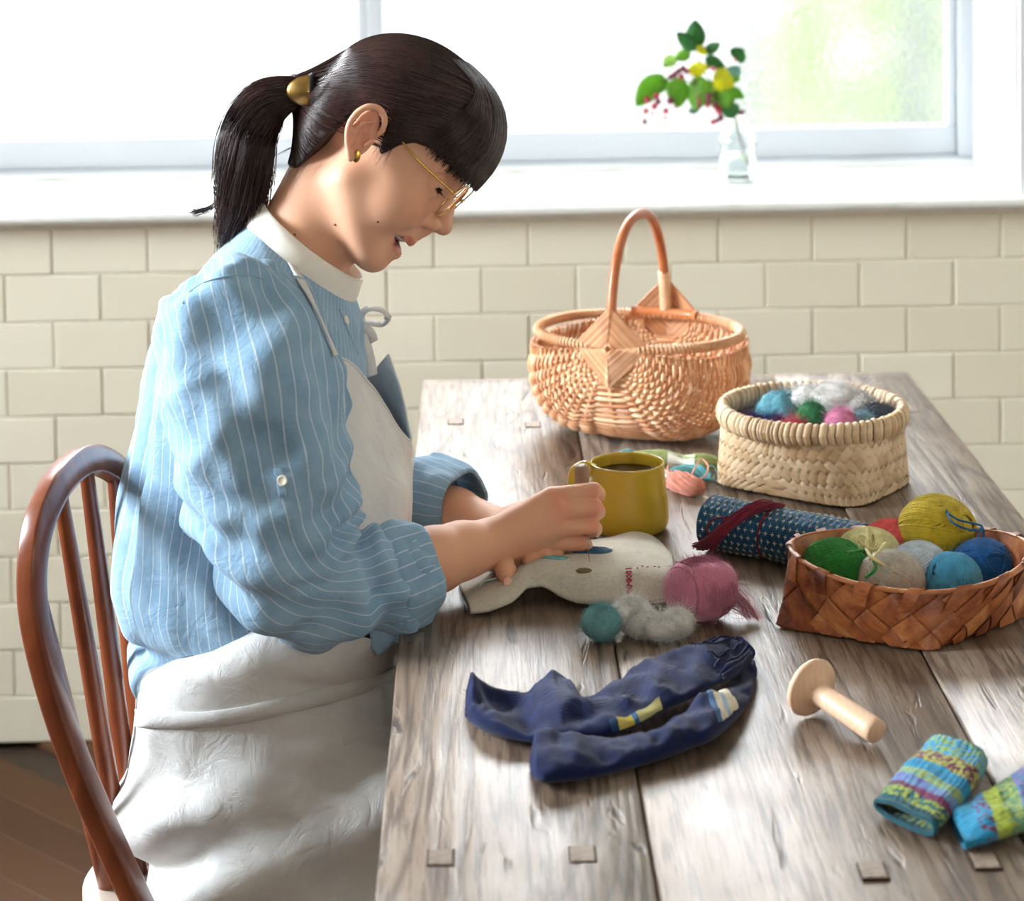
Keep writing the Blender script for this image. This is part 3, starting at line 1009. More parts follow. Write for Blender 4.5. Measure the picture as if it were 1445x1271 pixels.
def yarn_ball(c, rad, axis, rgb, label, seed=0, bands=9, per=9, yr=0.0014, hole=0.16, tail=None, fz=120):
    """ball of wound yarn: bands of side by side turns at changing tilts about an axis"""
    g = np.random.default_rng(seed)
    c = np.array(c, float); ax = unit(np.array(axis, float))
    b0 = unit(np.cross(ax, [0.3, 0.5, 0.81])); b1 = np.cross(ax, b0)
    t = empty('yarn_ball', (c[0], c[1], c[2] - rad[2]), label, 'yarn', 'yarn balls in the birch basket')
    m = yarn_mat('yarn_%d' % seed, rgb)
    V, Fq, N = ellipsoid(c, np.array(rad) * 0.945, np.eye(3), 20, 30, 0.03, 30, seed)
    link('core', mesh_np('core', V, Fq), m, t)
    paths = []
    a = np.linspace(0, 2 * PI, 41)
    for b in range(bands):
        az = b * 2 * PI / bands * 1.0 + g.uniform(-.15, .15)
        for k in range(per):
            # a turn whose plane tilts away from the axis by a small angle: crossings gather round the poles
            tilt = hole + g.uniform(-.02, .02) + (b % 3) * 0.05
            aa = az + (k / per) * (2 * PI / bands) + g.uniform(-.01, .01)
            e0 = math.cos(aa) * b0 + math.sin(aa) * b1
            e1 = unit(ax * math.cos(tilt) + np.cross(e0, ax) * math.sin(tilt))
            ctr_off = np.cross(e0, e1) * (hole * 0.30)
            D = np.cos(a)[:, None] * e0 + np.sin(a)[:, None] * e1 + ctr_off
            D = unit(D)
            lift = 1.0 + 0.008 * (b % 3) + 0.004 * g.uniform(-1, 1) + 0.004 * np.sin(a * 3 + b)
            paths.append(c + D * np.array(rad) * np.broadcast_to(lift, a.shape)[:, None])
    V, Fq = strands(np.array(paths), yr, yr, 4)
    tag(link('wound_yarn', mesh_np('wound_yarn', V, Fq), m, t), kind='stuff')
    V0, F0, N0 = ellipsoid(c, np.array(rad) * 1.01, np.eye(3), 20, 30)
    V, Fq = fuzz(V0, N0, fz, 0.006, 0.00012, seed=seed)
    tag(link('fuzz', mesh_np('fuzz', V, Fq), m, t, False), kind='stuff')
    if tail is not None:
        for tl in tail:
            V, Fq = tube(spline(tl, 40), yr * 1.25, 6)
            link('loose_end', mesh_np('loose_end', V, Fq), m, t)
    return t


def ball_at(px, py, z): return on(px, py, z)


yarn_ball(ball_at(1178, 803, .735), (.034, .031, .029), (.7, -.1, .5), srgb(44, 128, 52), 'leaf green yarn ball in the birch basket', 21, bands=8, per=10,
          tail=[[ball_at(1195, 780, .765), ball_at(1222, 778, .763), ball_at(1236, 800, .757), ball_at(1222, 815, .75)]])
yarn_ball(ball_at(1225, 782, .738), (.032, .029, .026), (.2, .3, .8), srgb(214, 206, 150), 'cream yarn ball with a bow in the birch basket', 22,
          tail=[[ball_at(1221, 772, .764), ball_at(1212, 762, .772), ball_at(1214, 755, .776), ball_at(1224, 758, .776), ball_at(1224, 772, .768), ball_at(1240, 774, .766), ball_at(1250, 766, .77), ball_at(1240, 778, .765), ball_at(1228, 790, .762)],
                [ball_at(1222, 774, .766), ball_at(1230, 786, .765), ball_at(1248, 798, .757)]])
yarn_ball(ball_at(1258, 766, .740), (.029, .027, .023), (.6, .2, .5), srgb(220, 92, 92), 'coral red yarn ball between cream and mustard ones', 23)
yarn_ball(ball_at(1322, 752, .752), (.0395, .037, .0375), (.62, -.45, .35), srgb(190, 166, 42), 'large mustard yarn ball with a blue strand tucked in', 24, bands=10, per=10, hole=.22)
yarn_ball(ball_at(1297, 800, .736), (.029, .026, .024), (.5, .3, .6), srgb(186, 198, 208), 'silver blue yarn ball behind the beige grey one', 25)
yarn_ball(ball_at(1257, 817, .731), (.033, .030, .027), (-.5, .3, .5), srgb(188, 182, 172), 'beige grey yarn ball at the front of the birch basket', 26)
yarn_ball(ball_at(1344, 818, .730), (.028, .027, .026), (.1, .2, .9), srgb(76, 160, 200), 'sky blue yarn ball at the front of the birch basket', 27, per=13, yr=.0011)
yarn_ball(ball_at(1388, 800, .734), (.031, .030, .027), (.2, -.7, .4), srgb(22, 88, 152), 'deep blue yarn ball at the end of the birch basket', 28, hole=.25)
M_BLUEY = yarn_mat('blue_strand', srgb(24, 92, 140))
V1, F1 = tube(spline([ball_at(1335, 722, .782), ball_at(1352, 733, .778), ball_at(1372, 738, .774), ball_at(1385, 742, .769), ball_at(1388, 752, .762), ball_at(1387, 765, .752)], 40), .0011, 6)
V2, F2 = tube(spline([ball_at(1336, 720, .782), ball_at(1342, 735, .779), ball_at(1360, 745, .772), ball_at(1378, 748, .768), ball_at(1386, 744, .768), ball_at(1380, 756, .764)], 40), .0011, 6)
V, Fq = merge([(V1, F1), (V2, F2)])
tag(link('yarn_strand', mesh_np('yarn_strand', V, Fq), M_BLUEY), 'loose blue yarn strand lying over the mustard ball', 'yarn')
# ================================================================ mug of coffee
mug_c = on(886, 744)
M_MUG = plain('mustard_glaze', srgb(192, 160, 46), 0.22, 0.55, 0.05, 14, 0.03, 30)
M_MUGIN = plain('mustard_glaze_inside', srgb(206, 176, 66), 0.25, 0.5, 0.04, 14)
M_COFFEE = plain('coffee', srgb(40, 20, 12), 0.08, 0.5, 0.02)
mug = empty('coffee_mug', mug_c, 'mustard yellow mug of black coffee with rounded handle', 'mug')
prof = [(0.0, .0035), (.030, .003), (.033, .0005), (.0355, .002), (.0375, .008), (.0378, .016), (.0368, .034), (.0352, .052), (.0344, .068), (.0344, .0742), (.0336, .0758), (.0326, .0748), (.0322, .070), (.0328, .050), (.0334, .02), (.030, .007), (.0, .006)]
prof = [(r * 1.19, z * .97) for r, z in prof]
V, Fq = lathe(spline(prof, 110), 72)
link('body', mesh_np('body', V + mug_c, Fq), M_MUG, mug)
V, Fq = lathe([(0.0001, .0600), (.024, .0600), (.0370, .0602), (.0384, .0606)], 60)
link('coffee', mesh_np('coffee', V + mug_c, Fq), M_COFFEE, mug)
hd_ = unit(np.array([-0.95, -0.05, 0]))
hp = np.array([hd_ * r + np.array([0, 0, z]) for r, z in ((.038, .0645), (.048, .0690), (.0575, .064), (.0600, .050), (.058, .034), (.052, .023), (.041, .018))])
V, Fq = tube(spline(hp, 40) + mug_c, spline([[.0062, 0, 0], [.0052, 0, 0], [.005, 0, 0], [.0055, 0, 0]], 40)[:, 0], 12, flat=1.25)
link('handle', mesh_np('handle', V, Fq), M_MUG, mug)


# ================================================================ skeins behind the mug
def skein(name, path, rad, rgb, label, seed, n=46, twist=2.0, band=None, loops=(), yr=.0007, bandcol=srgb(236, 234, 228), textm=False):
    g = np.random.default_rng(seed)
    P = spline(path, 48)
    T, N, B = frames(P)
    c = P.mean(0)
    t = empty(name, (c[0], c[1], 0.70), label, 'yarn', 'skeins beside the mug')
    m = yarn_mat(name + '_%d' % seed, rgb)
    s_ = np.linspace(0, 1, 48)
    shape = np.clip(np.sin(np.clip(s_ * 1.0, 0.03, .97) * PI), 0, 1) ** 0.35
    if band:
        for b0, w in band:
            shape = shape * (1 - 0.42 * np.exp(-((s_ - b0) / w) ** 2))
    R_ = rad * shape
    V, Fq = tube(P, R_ * 0.9, 14)
    link('core', mesh_np('core', V, Fq), m, t)
    paths = []
    for k in range(n):
        a0 = g.uniform(0, 2 * PI); tw_ = twist * PI * (1 + g.uniform(-.15, .15))
        aa = a0 + tw_ * s_
        rr = R_ * g.uniform(.88, 1.04)
        paths.append(P + (N * np.cos(aa)[:, None] + B * np.sin(aa)[:, None]) * rr[:, None])
    V, Fq = strands(np.array(paths), yr, yr, 4)
    tag(link('wound_yarn', mesh_np('wound_yarn', V, Fq), m, t), kind='stuff')
    if band:
        for b0, w in band:
            i0, i1 = int(max(0, b0 - w) * 47), int(min(1, b0 + w) * 47) + 1
            V, Fq = tube(P[i0:i1], R_[i0:i1] * 1.06, 24, cap=False)
            bo = link('paper_band', mesh_np('paper_band', V, Fq), plain('paper_band', bandcol, 0.7, 0.2, 0.03), t)
    for lp in loops:
        V, Fq = tube(spline(lp, 40), yr * 1.5, 6)
        link('loose_end', mesh_np('loose_end', V, Fq), m, t)
    return t, P, R_


sk, sp, sr = skein('green_skein', [on(868, 650, .709), on(905, 648, .711), on(945, 649, .711), on(985, 651, .711), on(1020, 652, .710)], .0115, srgb(150, 160, 98),
                   'sage green skein of yarn with a white paper band', 31, band=[(.62, .11)], twist=1.2)
# small print on the paper band
def label_text(txt, size, loc, nrm, up, m, parent, name='print'):
    cu = bpy.data.curves.new(name, 'FONT'); cu.body = txt; cu.size = size; cu.align_x = 'CENTER'; cu.align_y = 'CENTER'; cu.extrude = 0.0001
    tmp = bpy.data.objects.new('tmp', cu); COL.objects.link(tmp)
    dg = bpy.context.evaluated_depsgraph_get(); dg.update()
    me = bpy.data.meshes.new_from_object(tmp.evaluated_get(dg))
    bpy.data.objects.remove(tmp)
    nrm = unit(nrm); up = unit(np.array(up) - nrm * np.dot(up, nrm)); rt = np.cross(up, nrm)
    Mx = Matrix(((rt[0], up[0], nrm[0], loc[0]), (rt[1], up[1], nrm[1], loc[1]), (rt[2], up[2], nrm[2], loc[2]), (0, 0, 0, 1)))
    me.transform(Mx)
    for mm in list(me.materials): me.materials.clear()
    return link(name, me, m, parent, False)


M_INK = plain('grey_ink', srgb(90, 92, 90), 0.6)
bc = sp[int(.62 * 47)]; brd = sr[int(.62 * 47)] * 1.06
nrm = unit(np.array([0, -0.75, 0.66]))
label_text('341', .0055, bc + nrm * (brd + .0002) + np.array([.001, 0, -.002]), nrm, (0, 0.2, 1), M_INK, sk)
nrm2 = unit(np.array([0, -0.35, 0.94]))
label_text('Color No.', .0028, bc + nrm2 * (brd + .0002) + np.array([0, 0, 0]), nrm2, (0, 0.8, .6), M_INK, sk)
skein('turquoise_skein', [on(940, 674, .708), on(960, 669, .709), on(985, 668, .709), on(1004, 672, .708)], .0098, srgb(112, 186, 194),
      'turquoise skein of yarn lying against the sage green one', 32, twist=1.0,
      loops=[[on(996, 676, .705), on(1008, 676, .704), on(1011, 664, .710), on(1004, 657, .715), on(996, 662, .713)]])
skein('blue_skein', [on(872, 645, .7075), on(884, 642, .7075), on(896, 640, .7075)], .007, srgb(130, 190, 200),
      'small pale blue skein tucked behind the mug rim', 35, twist=.8)
skein('pink_skein', [on(934, 668, .710), on(946, 676, .710), on(962, 681, .711), on(980, 686, .711), on(994, 688, .709)], .0125, srgb(226, 152, 132),
      'peach pink skein of yarn tied with a white band', 33, band=[(.23, .07)], twist=.9,
      loops=[[on(975, 672, .722), on(982, 657, .722), on(990, 648, .722), on(999, 657, .720), on(996, 670, .716), on(988, 676, .716)],
             [on(946, 668, .716), on(942, 660, .722), on(944, 655, .722)]])
M_CREAMT = yarn_mat('cream_thread', srgb(216, 208, 168))
V, Fq = tube(spline([on(936, 684, .702), on(950, 690, .7015), on(968, 689, .7015), on(978, 693, .7015), on(990, 699, .7012), on(1003, 704, .7012)], 50), .0009, 6)
tag(link('cream_thread', mesh_np('cream_thread', V, Fq), M_CREAMT), 'thin cream thread trailing from the pink skein to the blue roll', 'thread')


# ================================================================ stitched indigo roll with tassel tie
nr = NT('indigo_cloth')
vv_ = nr.mapping('UV')
f = nr.noise(nr.mapping('Object'), 40, 4)
nr.set(color=nr.ramp(f, [(0.3, srgb(20, 58, 92)), (0.7, srgb(40, 92, 128))]), rough=0.9, spec=0.15, sheen=0.2)
nr.bump(nr.noise(nr.mapping('Object'), 500, 2), .4, .0008)
M_INDIGO = nr.m
RL0, RL1 = on(1011, 772), on(1212, 812)
RL0 = np.array([RL0[0] - .004, RL0[1] + .006, .7275]); RL1 = np.array([RL1[0] + .004, RL1[1] + .006, .7255])
rax = RL1 - RL0; rlen = np.linalg.norm(rax); rax = rax / rlen
rside = unit(np.cross([0, 0, 1.0], rax)); rup = np.cross(rax, rside)
roll = empty('fabric_roll', (RL0 + RL1) / 2 * np.array([1, 1, 0]) + np.array([0, 0, .70]), 'rolled dark blue cloth with white stitched crosses and maroon tassel tie', 'fabric')


def roll_s(s, a, off=0.0):
    """s along 0..1, a round"""
    s = np.asarray(s, float); a = np.asarray(a, float)
    lap = 0.0022 * (1 + np.tanh((np.sin(a - 2.2)) * 9)) * 0.5
    rr = 1 + .012 * np.sin(s * 17 + a) + .01 * np.sin(s * 7 + 2 * a)
    bumps = 0.0005 * np.cos(s * rlen / .0072 * 2 * PI)
    w, h = .0305 * rr + lap + bumps + off, .0262 * rr + lap + bumps + off
    pinch = 1 - 0.07 * np.exp(-((s - .40) / .03) ** 2)
    c, sn = np.cos(a) * pinch, np.sin(a) * pinch
    return RL0 + rax * (s * rlen)[..., None] + rside * (c * w)[..., None] + rup * (sn * h)[..., None]


S_, A_ = np.meshgrid(np.linspace(0, 1, 150), np.linspace(0, 2 * PI, 72, endpoint=False), indexing='ij')
V = roll_s(S_.ravel(), A_.ravel())
link('cloth', mesh_np('cloth', V, [grid_faces(150, 72, wrap_v=True)]), M_INDIGO, roll)
for e_ in (0, 1):   # rolled layers seen at the ends
    a = np.linspace(0, 2 * PI * 2.6, 130)
    rr = np.linspace(1, .16, 130)
    rows = []
    for dx in (0.0, 0.012):
        q = RL0 + rax * (rlen * e_ + (dx if e_ == 0 else -dx)) + rside[None] * (np.cos(a) * .0305 * rr)[:, None] + rup[None] * (np.sin(a) * .0262 * rr)[:, None]
        rows.append(q)
    V = np.stack(rows, 1).reshape(-1, 3)
    o = link('rolled_layers', mesh_np('rolled_layers', V, [grid_faces(130, 2)]), M_INDIGO, roll)
    md = o.modifiers.new('thick', 'SOLIDIFY'); md.thickness = .0022; md.offset = 0
# stitched crosses
M_STITCH = plain('white_stitch', srgb(216, 214, 190), 0.8, 0.1)
parts = []
pit_s = .0078
ns, na = int(rlen / pit_s), 22
for i in range(ns):
    for j in range(na):
        s0 = (i + .5 + (0.5 if j % 2 else 0)) * pit_s / rlen; a0 = j * 2 * PI / na
        if s0 > .985: continue
        for (ds, da) in ((.0020, 0), (0, .0022), ):
            q = np.linspace(-1, 1, 4)
            P = roll_s(s0 + q * ds / rlen, a0 + q * da / .028, .0004 + .0003 * (1 - q * q))
            parts.append(tube(P, .00038, 4))
V, Fq = merge(parts)
tag(link('stitches', mesh_np('stitches', V, Fq), M_STITCH, roll), kind='stuff')
# tassel tie
M_MAROON = yarn_mat('maroon_thread', srgb(120, 22, 52))
aa = np.linspace(0, 2 * PI, 60, endpoint=False)
V, Fq = tube(roll_s(np.full(60, .41) + .01 * np.sin(aa), aa, .0009), .0012, 6, closed=True)
tie = empty('tassel_tie', RL0); tie.parent = roll; tie.matrix_parent_inverse = parent_inv(roll)
link('cord', mesh_np('cord', V, Fq), M_MAROON, tie)
V, Fq = tube(spline([roll_s(np.array([.20]), np.array([2.55]), .002)[0], roll_s(np.array([.10]), np.array([2.75]), .002)[0], roll_s(np.array([.08]), np.array([3.2]), .002)[0], roll_s(np.array([.10]), np.array([3.6]), .003)[0]], 30), .0009, 6)
link('cord', mesh_np('cord', V, Fq), M_MAROON, tie)
g = np.random.default_rng(5)
paths = []
for k in range(120):
    w1, w2 = g.normal() * 1.0, g.uniform(0, 1)
    k0, k1 = g.uniform(-.5, 1), g.uniform(-1, 1)
    ctrl = []
    for (s_, a_, o_, sp_) in ((.44, 1.25, .004, .003), (.40, 1.75, .008, .0055), (.33, 2.25, .008, .0048), (.24, 2.75, .0075, .0045), (.15, 3.25, .0075, .005), (.08, 3.62, .0075, .0065), (.04, 3.82, .009, .009)):
        ctrl.append(roll_s(np.array([s_ + sp_ * k1 * 1.5 / rlen]), np.array([a_ + sp_ * w1 * .15 / .028]), np.array([o_ * (.35 + .65 * w2)]))[0])
    p = spline(ctrl, 26)
    p[:, 2] = np.maximum(p[:, 2], .7016 + .002 * w2)
    paths.append(p)
V, Fq = strands(np.array(paths), .00075, .0006, 4)
tag(link('tassel', mesh_np('tassel', V, Fq), M_MAROON, tie), kind='stuff')

# ================================================================ felt being needle punched
nf = NT('oatmeal_felt')
v = nf.mapping('Object')
f = nf.noise(v, 240, 5, 0.7)
nf.set(color=nf.ramp(nf.math('ADD', nf.math('MULTIPLY', f, .6), nf.math('MULTIPLY', nf.noise(v, 14, 2), .4)), [(0.3, srgb(176, 168, 152)), (0.7, srgb(214, 208, 194))]), rough=0.95, spec=0.1, sheen=0.35)
nf.bump(f, 0.8, 0.0016)
M_FELT = nf.m
felt = empty('felt_piece', on(810, 830), 'oatmeal felt piece with blue and red embroidery being needle punched', 'felt')
fr_px = [(664, 866), (690, 864), (722, 858), (748, 850), (775, 850), (800, 855), (830, 858), (870, 858), (905, 857), (935, 855), (952, 852)]
bk_px = [(646, 816), (668, 806), (700, 797), (730, 790), (760, 783), (795, 776), (830, 770), (862, 764), (892, 757), (922, 762), (948, 786)]
fr = spline([on(x, y, .7035) for x, y in fr_px], 90); bk = spline([on(x, y, .708) for x, y in bk_px], 90)
fz0 = np.interp(np.linspace(0, 1, 90), [0, .1, .2, .28, .36, .45, .55, .8, 1], [.001, .001, .004, .013, .013, .006, .001, .001, .001])   # lifted front hem
crest = np.interp(np.linspace(0, 1, 90), [0, .12, .25, .4, .6, .8, 1], [.004, .009, .016, .027, .031, .029, .022])
NTT = 46
tt = np.linspace(0, 1, NTT)
rows = []
for i in range(90):
    prof_ = np.interp(tt, [0, .05, .12, .22, .40, .7, 1], [0, .50, .88, 1.0, .92, .66, .30])
    prof_ = np.convolve(np.pad(prof_, 2, mode='edge'), np.ones(5) / 5, 'valid')
    P = fr[i][None] * (1 - tt[:, None]) + bk[i][None] * tt[:, None]
    P[:, 2] = .7028 + np.maximum(fz0[i] * (1 - tt) ** 2, 0) + crest[i] * prof_
    rows.append(P)
FS = np.array(rows)
FS[..., 2] += 0.0012 * vnoise(FS.reshape(-1, 3), 26, 2, 3).reshape(90, NTT)
# the worked hole
hc = on(826, 805, .722)
o = link('felt', mesh_np('felt', FS.reshape(-1, 3), [grid_faces(90, NTT)]), M_FELT, felt)
sub = o.modifiers.new('thick', 'SOLIDIFY'); sub.thickness = .0032; sub.offset = 0


def felt_pt(px, py):
    """nearest point of the felt seen at a pixel"""
    d = ray(px, py); d = d / np.linalg.norm(d)
    Q = FS.reshape(-1, 3) - CAM
    perp = Q - (Q @ d)[:, None] * d
    i = np.argmin(np.linalg.norm(perp, axis=1))
    return FS.reshape(-1, 3)[i]


def disc_on_felt(name, px, py, r, m, layers=5, rings=26):
    c = felt_pt(px, py)
    paths = []
    g = np.random.default_rng(3)
    for k in range(rings):
        rr = r * (k + .6) / rings
        a = np.linspace(0, 2 * PI, 31)
        x = c[0] + rr * np.cos(a) * 1.05; y = c[1] + rr * np.sin(a)
        i0 = np.array([np.argmin((FS[..., 0].ravel() - xx) ** 2 + (FS[..., 1].ravel() - yy) ** 2) for xx, yy in zip(x, y)])
        z = FS[..., 2].ravel()[i0]; z = np.convolve(np.pad(z[:-1], 3, mode='wrap'), np.ones(7) / 7, 'valid'); z = np.append(z, z[0])
        paths.append(np.stack([x, y, z + .0021 + .0006 * g.uniform(-1, 1, 31)], -1))
    V, Fq = strands(np.array(paths), .0008, .0008, 4)
    return link(name, mesh_np(name, V, Fq), m, felt), c


M_TEALB = yarn_mat('petrol_blue_thread', srgb(38, 88, 122))
disc_on_felt('embroidered_circle', 834, 780, .0195, M_TEALB)
disc_on_felt('embroidered_circle', 782, 790, .012, yarn_mat('turquoise_thread', srgb(120, 186, 190)), rings=16)
M_TAN = plain('worn_felt_hole', srgb(120, 104, 74), 0.95, 0.1)
hp_ = felt_pt(824, 806)
V, Fq, _ = ellipsoid(hp_ + np.array([0, 0, .0008]), (.0085, .006, .0022), np.eye(3), 12, 20)
link('punched_dent', mesh_np('punched_dent', V, Fq), M_TAN, felt)
M_REDT = yarn_mat('red_thread', srgb(190, 48, 84))
parts = []
for k in range(11):
    for dx in (-3.2, 3.2):
        p = felt_pt(887 + dx, 803 + k * 3.6)
        q = felt_pt(887 - dx * .3, 806 + k * 3.6)
        up_ = np.array([0, -.0022, .0018])
        parts.append(tube(np.array([p + up_, (p + q) / 2 + up_ * 1.5, q + up_]), .0006, 5))
for k in range(5):
    p = felt_pt(897 + k * 8, 802) + np.array([0, -.001, .002])
    parts.append(tube(np.array([p, p + np.array([.0018, 0, 0])]), .0005, 5))
V, Fq = merge(parts)
link('red_stitching', mesh_np('red_stitching', V, Fq), M_REDT, felt)
parts = []
for x in range(808, 850, 6): pass
V, Fq = tube(spline([on(658, 841, .704), on(672, 832, .709), on(683, 820, .714), on(700, 816, .716), on(716, 808, .718)], 30), .0011, 6)
link('thread_end', mesh_np('thread_end', V, Fq), yarn_mat('pale_turquoise_thread', srgb(190, 214, 206)), felt)

# ================================================================ pink roving, white and teal wool
PK = on(992, 880); PK = np.array([PK[0], PK[1] + .012, .7305])
pk = empty('pink_wool_roll', (PK[0], PK[1], .70), 'rolled ball of dusty pink wool roving with wispy tail', 'wool')
M_PINK = wool_mat('pink_wool', srgb(192, 118, 142), .85)
pax = unit(np.array([-.80, -.58, .05])); psd = unit(np.cross([0, 0, 1.0], pax)); pup = np.cross(pax, psd)
pR = np.stack([pax, psd, pup], 1)
V, Fq, N = ellipsoid(PK, (.036, .031, .0295), pR, 30, 44, .03, 30, 3, pw=.82)
link('core', mesh_np('core', V, Fq), M_PINK, pk)
g = np.random.default_rng(9)
paths = []
for k in range(1500):      # fibres wound round the roll
    s0 = g.uniform(-1, 1) * .97; a0 = g.uniform(0, 2 * PI); L = g.uniform(.8, 2.2)
    a = a0 + np.linspace(0, L, 9)
    ss = s0 + .05 * np.sin(a * 1.5 + k)
    rr = np.sqrt(np.clip(1 - np.abs(ss) ** 2.6, .02, 1)) * g.uniform(.99, 1.05)
    paths.append(PK + pax[None] * (ss * .035)[:, None] + psd[None] * (np.cos(a) * .031 * rr)[:, None] + pup[None] * (np.sin(a) * .0295 * rr)[:, None])
for k in range(160):      # the spiral at the near end
    a = np.linspace(0, 1.9, 9) + g.uniform(0, 2 * PI); r_ = g.uniform(.12, .9) * np.ones(9)
    paths.append(PK + pax[None] * (.034 * (1 - .35 * r_ ** 2) + .0012)[:, None] + psd[None] * (np.cos(a) * .029 * r_)[:, None] + pup[None] * (np.sin(a) * .028 * r_)[:, None])
V1, F1 = strands(np.array(paths), .00019, .00015)
V2, F2 = fuzz(V, N, 1800, .006, .0001, seed=3)
tp = []
for k in range(170):
    e = np.array([on(1064, 874, .702)[0] - PK[0], on(1064, 874, .702)[1] - PK[1], .7015 - PK[2]])
    p0 = PK + np.array([.022, .006, -.006]) + g.normal(size=3) * .006
    p2 = PK + e + g.normal(size=3) * np.array([.006, .007, .0015]) + np.array([0, 0, .003])
    p1 = (p0 + p2) / 2 + g.normal(size=3) * .005 + np.array([0, 0, .004])
    q = spline([p0, p1, p2], 9); q[:, 2] = np.maximum(q[:, 2], .7012)
    tp.append(q)
V3, F3 = strands(np.array(tp), .0002, .00015)
V, Fq = merge([(V1, F1), (V2, F2), (V3, F3)])
tag(link('fibres', mesh_np('fibres', V, Fq), M_PINK, pk, False), kind='stuff')

c = on(849, 906, .70)
wool('teal_wool_ball', (c[0], c[1] + .004, .7175), (.0185, .0165, .0165), srgb(124, 180, 184), 'small teal wool ball beside the white wool tuft', n=2200, ln=.0050, seed=41, amp=.06, r=.00011)
c = on(900, 905, .70)
wool('white_wool_tuft', (c[0] - .004, c[1] + .022, .7185), (.020, .014, .016), srgb(250, 248, 240), 'curved white wool tuft lying between teal and pink wool', n=3600, ln=.010, seed=43, amp=.12, fr=60,
     lumps=[((.008, -.012, -.005), (.016, .014, .012)), ((.026, -.022, -.005), (.017, .013, .011)), ((.042, -.016, -.003), (.015, .013, .012))], r=.00011)


# ================================================================ soft flat things on the table: socks and mittens
class Flat:
    """a limp knitted tube lying on the table, from pairs of points of its far and near edge"""
    def __init__(s, pairs, hgt, z0=.70, n=110, m=34, power=.8, close=True, wr=.0, seed=0, fr=40, lift=None):
        A = spline([on(*p[0], z0 + .004) for p in pairs], n); B = spline([on(*p[1], z0 + .001) for p in pairs], n)
        H = np.interp(np.linspace(0, 1, n), np.linspace(0, 1, len(hgt)), hgt)
        a = np.arange(m) * 2 * PI / m
        c, sn = np.cos(a), np.sin(a)
        cc = np.sign(c) * np.abs(c) ** power; ss = np.sign(sn) * np.abs(sn) ** power
        C = (A + B) / 2; D = (B - A) / 2
        P = C[:, None] + D[:, None] * cc[None, :, None]
        L = np.interp(np.linspace(0, 1, n), np.linspace(0, 1, len(lift)), lift) if lift is not None else np.zeros(n)
        P[..., 2] = z0 + .0012 + L[:, None] + H[:, None] * (0.5 + 0.5 * ss[None]) * 1.0
        if wr:
            w = vnoise(P.reshape(-1, 3), fr, 3, seed).reshape(n, m)
            up_ = np.clip(ss, 0, 1)[None]
            P[..., 2] += w * wr * up_ * np.minimum(H[:, None] / .01, 1)
            P[..., 2] = np.maximum(P[..., 2], z0 + .0006)
        s.P = P; s.n, s.m = n, m
        l = np.concatenate([[0], np.cumsum(np.linalg.norm(np.diff(C, axis=0), axis=1))])
        s.uv = np.stack([np.repeat(l[:, None], m, 1), np.repeat((a / (2 * PI))[None], n, 0)], -1)

    def mesh(s, name, cap=(True, True)):
        V = s.P.reshape(-1, 3); Fq = [grid_faces(s.n, s.m, wrap_v=True)]
        uv = s.uv.reshape(-1, 2)
        for e, i in enumerate((0, s.n - 1)):
            if cap[e]:
                V = np.vstack([V, s.P[i].mean(0)]); uv = np.vstack([uv, s.uv[i, 0]])
                k = np.arange(s.m); k2 = (k + 1) % s.m
                Fq.append(np.stack([i * s.m + k, i * s.m + k2, np.full(s.m, len(V) - 1)], -1))
        return mesh_np(name, V, Fq, uv=uv)

    def patch(s, name, i0, i1, j0, j1, off=.0012):
        q = s.P[i0:i1][:, [j % s.m for j in range(j0, j1)]]
        du = np.gradient(q, axis=0); dv = np.gradient(q, axis=1)
        nn = unit(np.cross(du, dv)); c = s.P[i0:i1].mean((0, 1))
        sg = np.sign(np.sum(nn * (q - c)))
        a, b = q.shape[:2]
        return mesh_np(name, (q + nn * sg * off).reshape(-1, 3), [grid_faces(a, b)], uv=s.uv[i0:i1][:, [j % s.m for j in range(j0, j1)]].reshape(-1, 2))


def knit_mat(name, stops=None, rgb=None, ucyc=None, stitch=(0.0022, 60), speck=None, bump=.6):
    """knit: ribs of small stitches; colours in bands along the length (u, metres)"""
    n = NT(name)
    tc = n.node('ShaderNodeUVMap'); sep = n.node('ShaderNodeSeparateXYZ'); n.link(tc.outputs[0], sep.inputs[0])
    v = n.mapping('Object')
    wob = n.math('MULTIPLY', n.math('SUBTRACT', n.noise(v, 60, 3), .5), .006)
    u = n.math('ADD', sep.outputs[0], wob)
    if stops:
        r = n.ramp(n.math('DIVIDE', u, ucyc), stops)
        r.node.color_ramp.interpolation = 'CONSTANT'
        col = r
        if speck:
            vo = n.node('ShaderNodeTexVoronoi'); vo.inputs['Scale'].default_value = 330; n.link(v, vo.inputs['Vector'])
            sp_ = n.node('ShaderNodeSeparateColor'); n.link(vo.outputs['Color'], sp_.inputs[0])
            r2 = n.ramp(n.math('DIVIDE', u, ucyc), speck); r2.node.color_ramp.interpolation = 'CONSTANT'
            col = n.mix(n.ramp(sp_.outputs[0], [(.52, (0, 0, 0)), (.58, (1, 1, 1))]), r, r2)
    else:
        c = np.array(rgb)
        col = n.ramp(n.noise(v, 50, 4), [(.3, tuple(c * .75)), (.7, tuple(c * 1.25))])
    w1 = n.math('SINE', n.math('MULTIPLY', sep.outputs[1], stitch[1] * 2 * PI))
    w2 = n.math('SINE', n.math('MULTIPLY', sep.outputs[0], 2 * PI / stitch[0]))
    h = n.math('ADD', n.math('MULTIPLY', w1, .5), n.math('MULTIPLY', w2, .35))
    h = n.math('ADD', h, n.noise(v, 420, 2))
    n.set(color=col, rough=.92, spec=.12, sheen=.12)
    n.bump(h, bump, .0007)
    return n.m


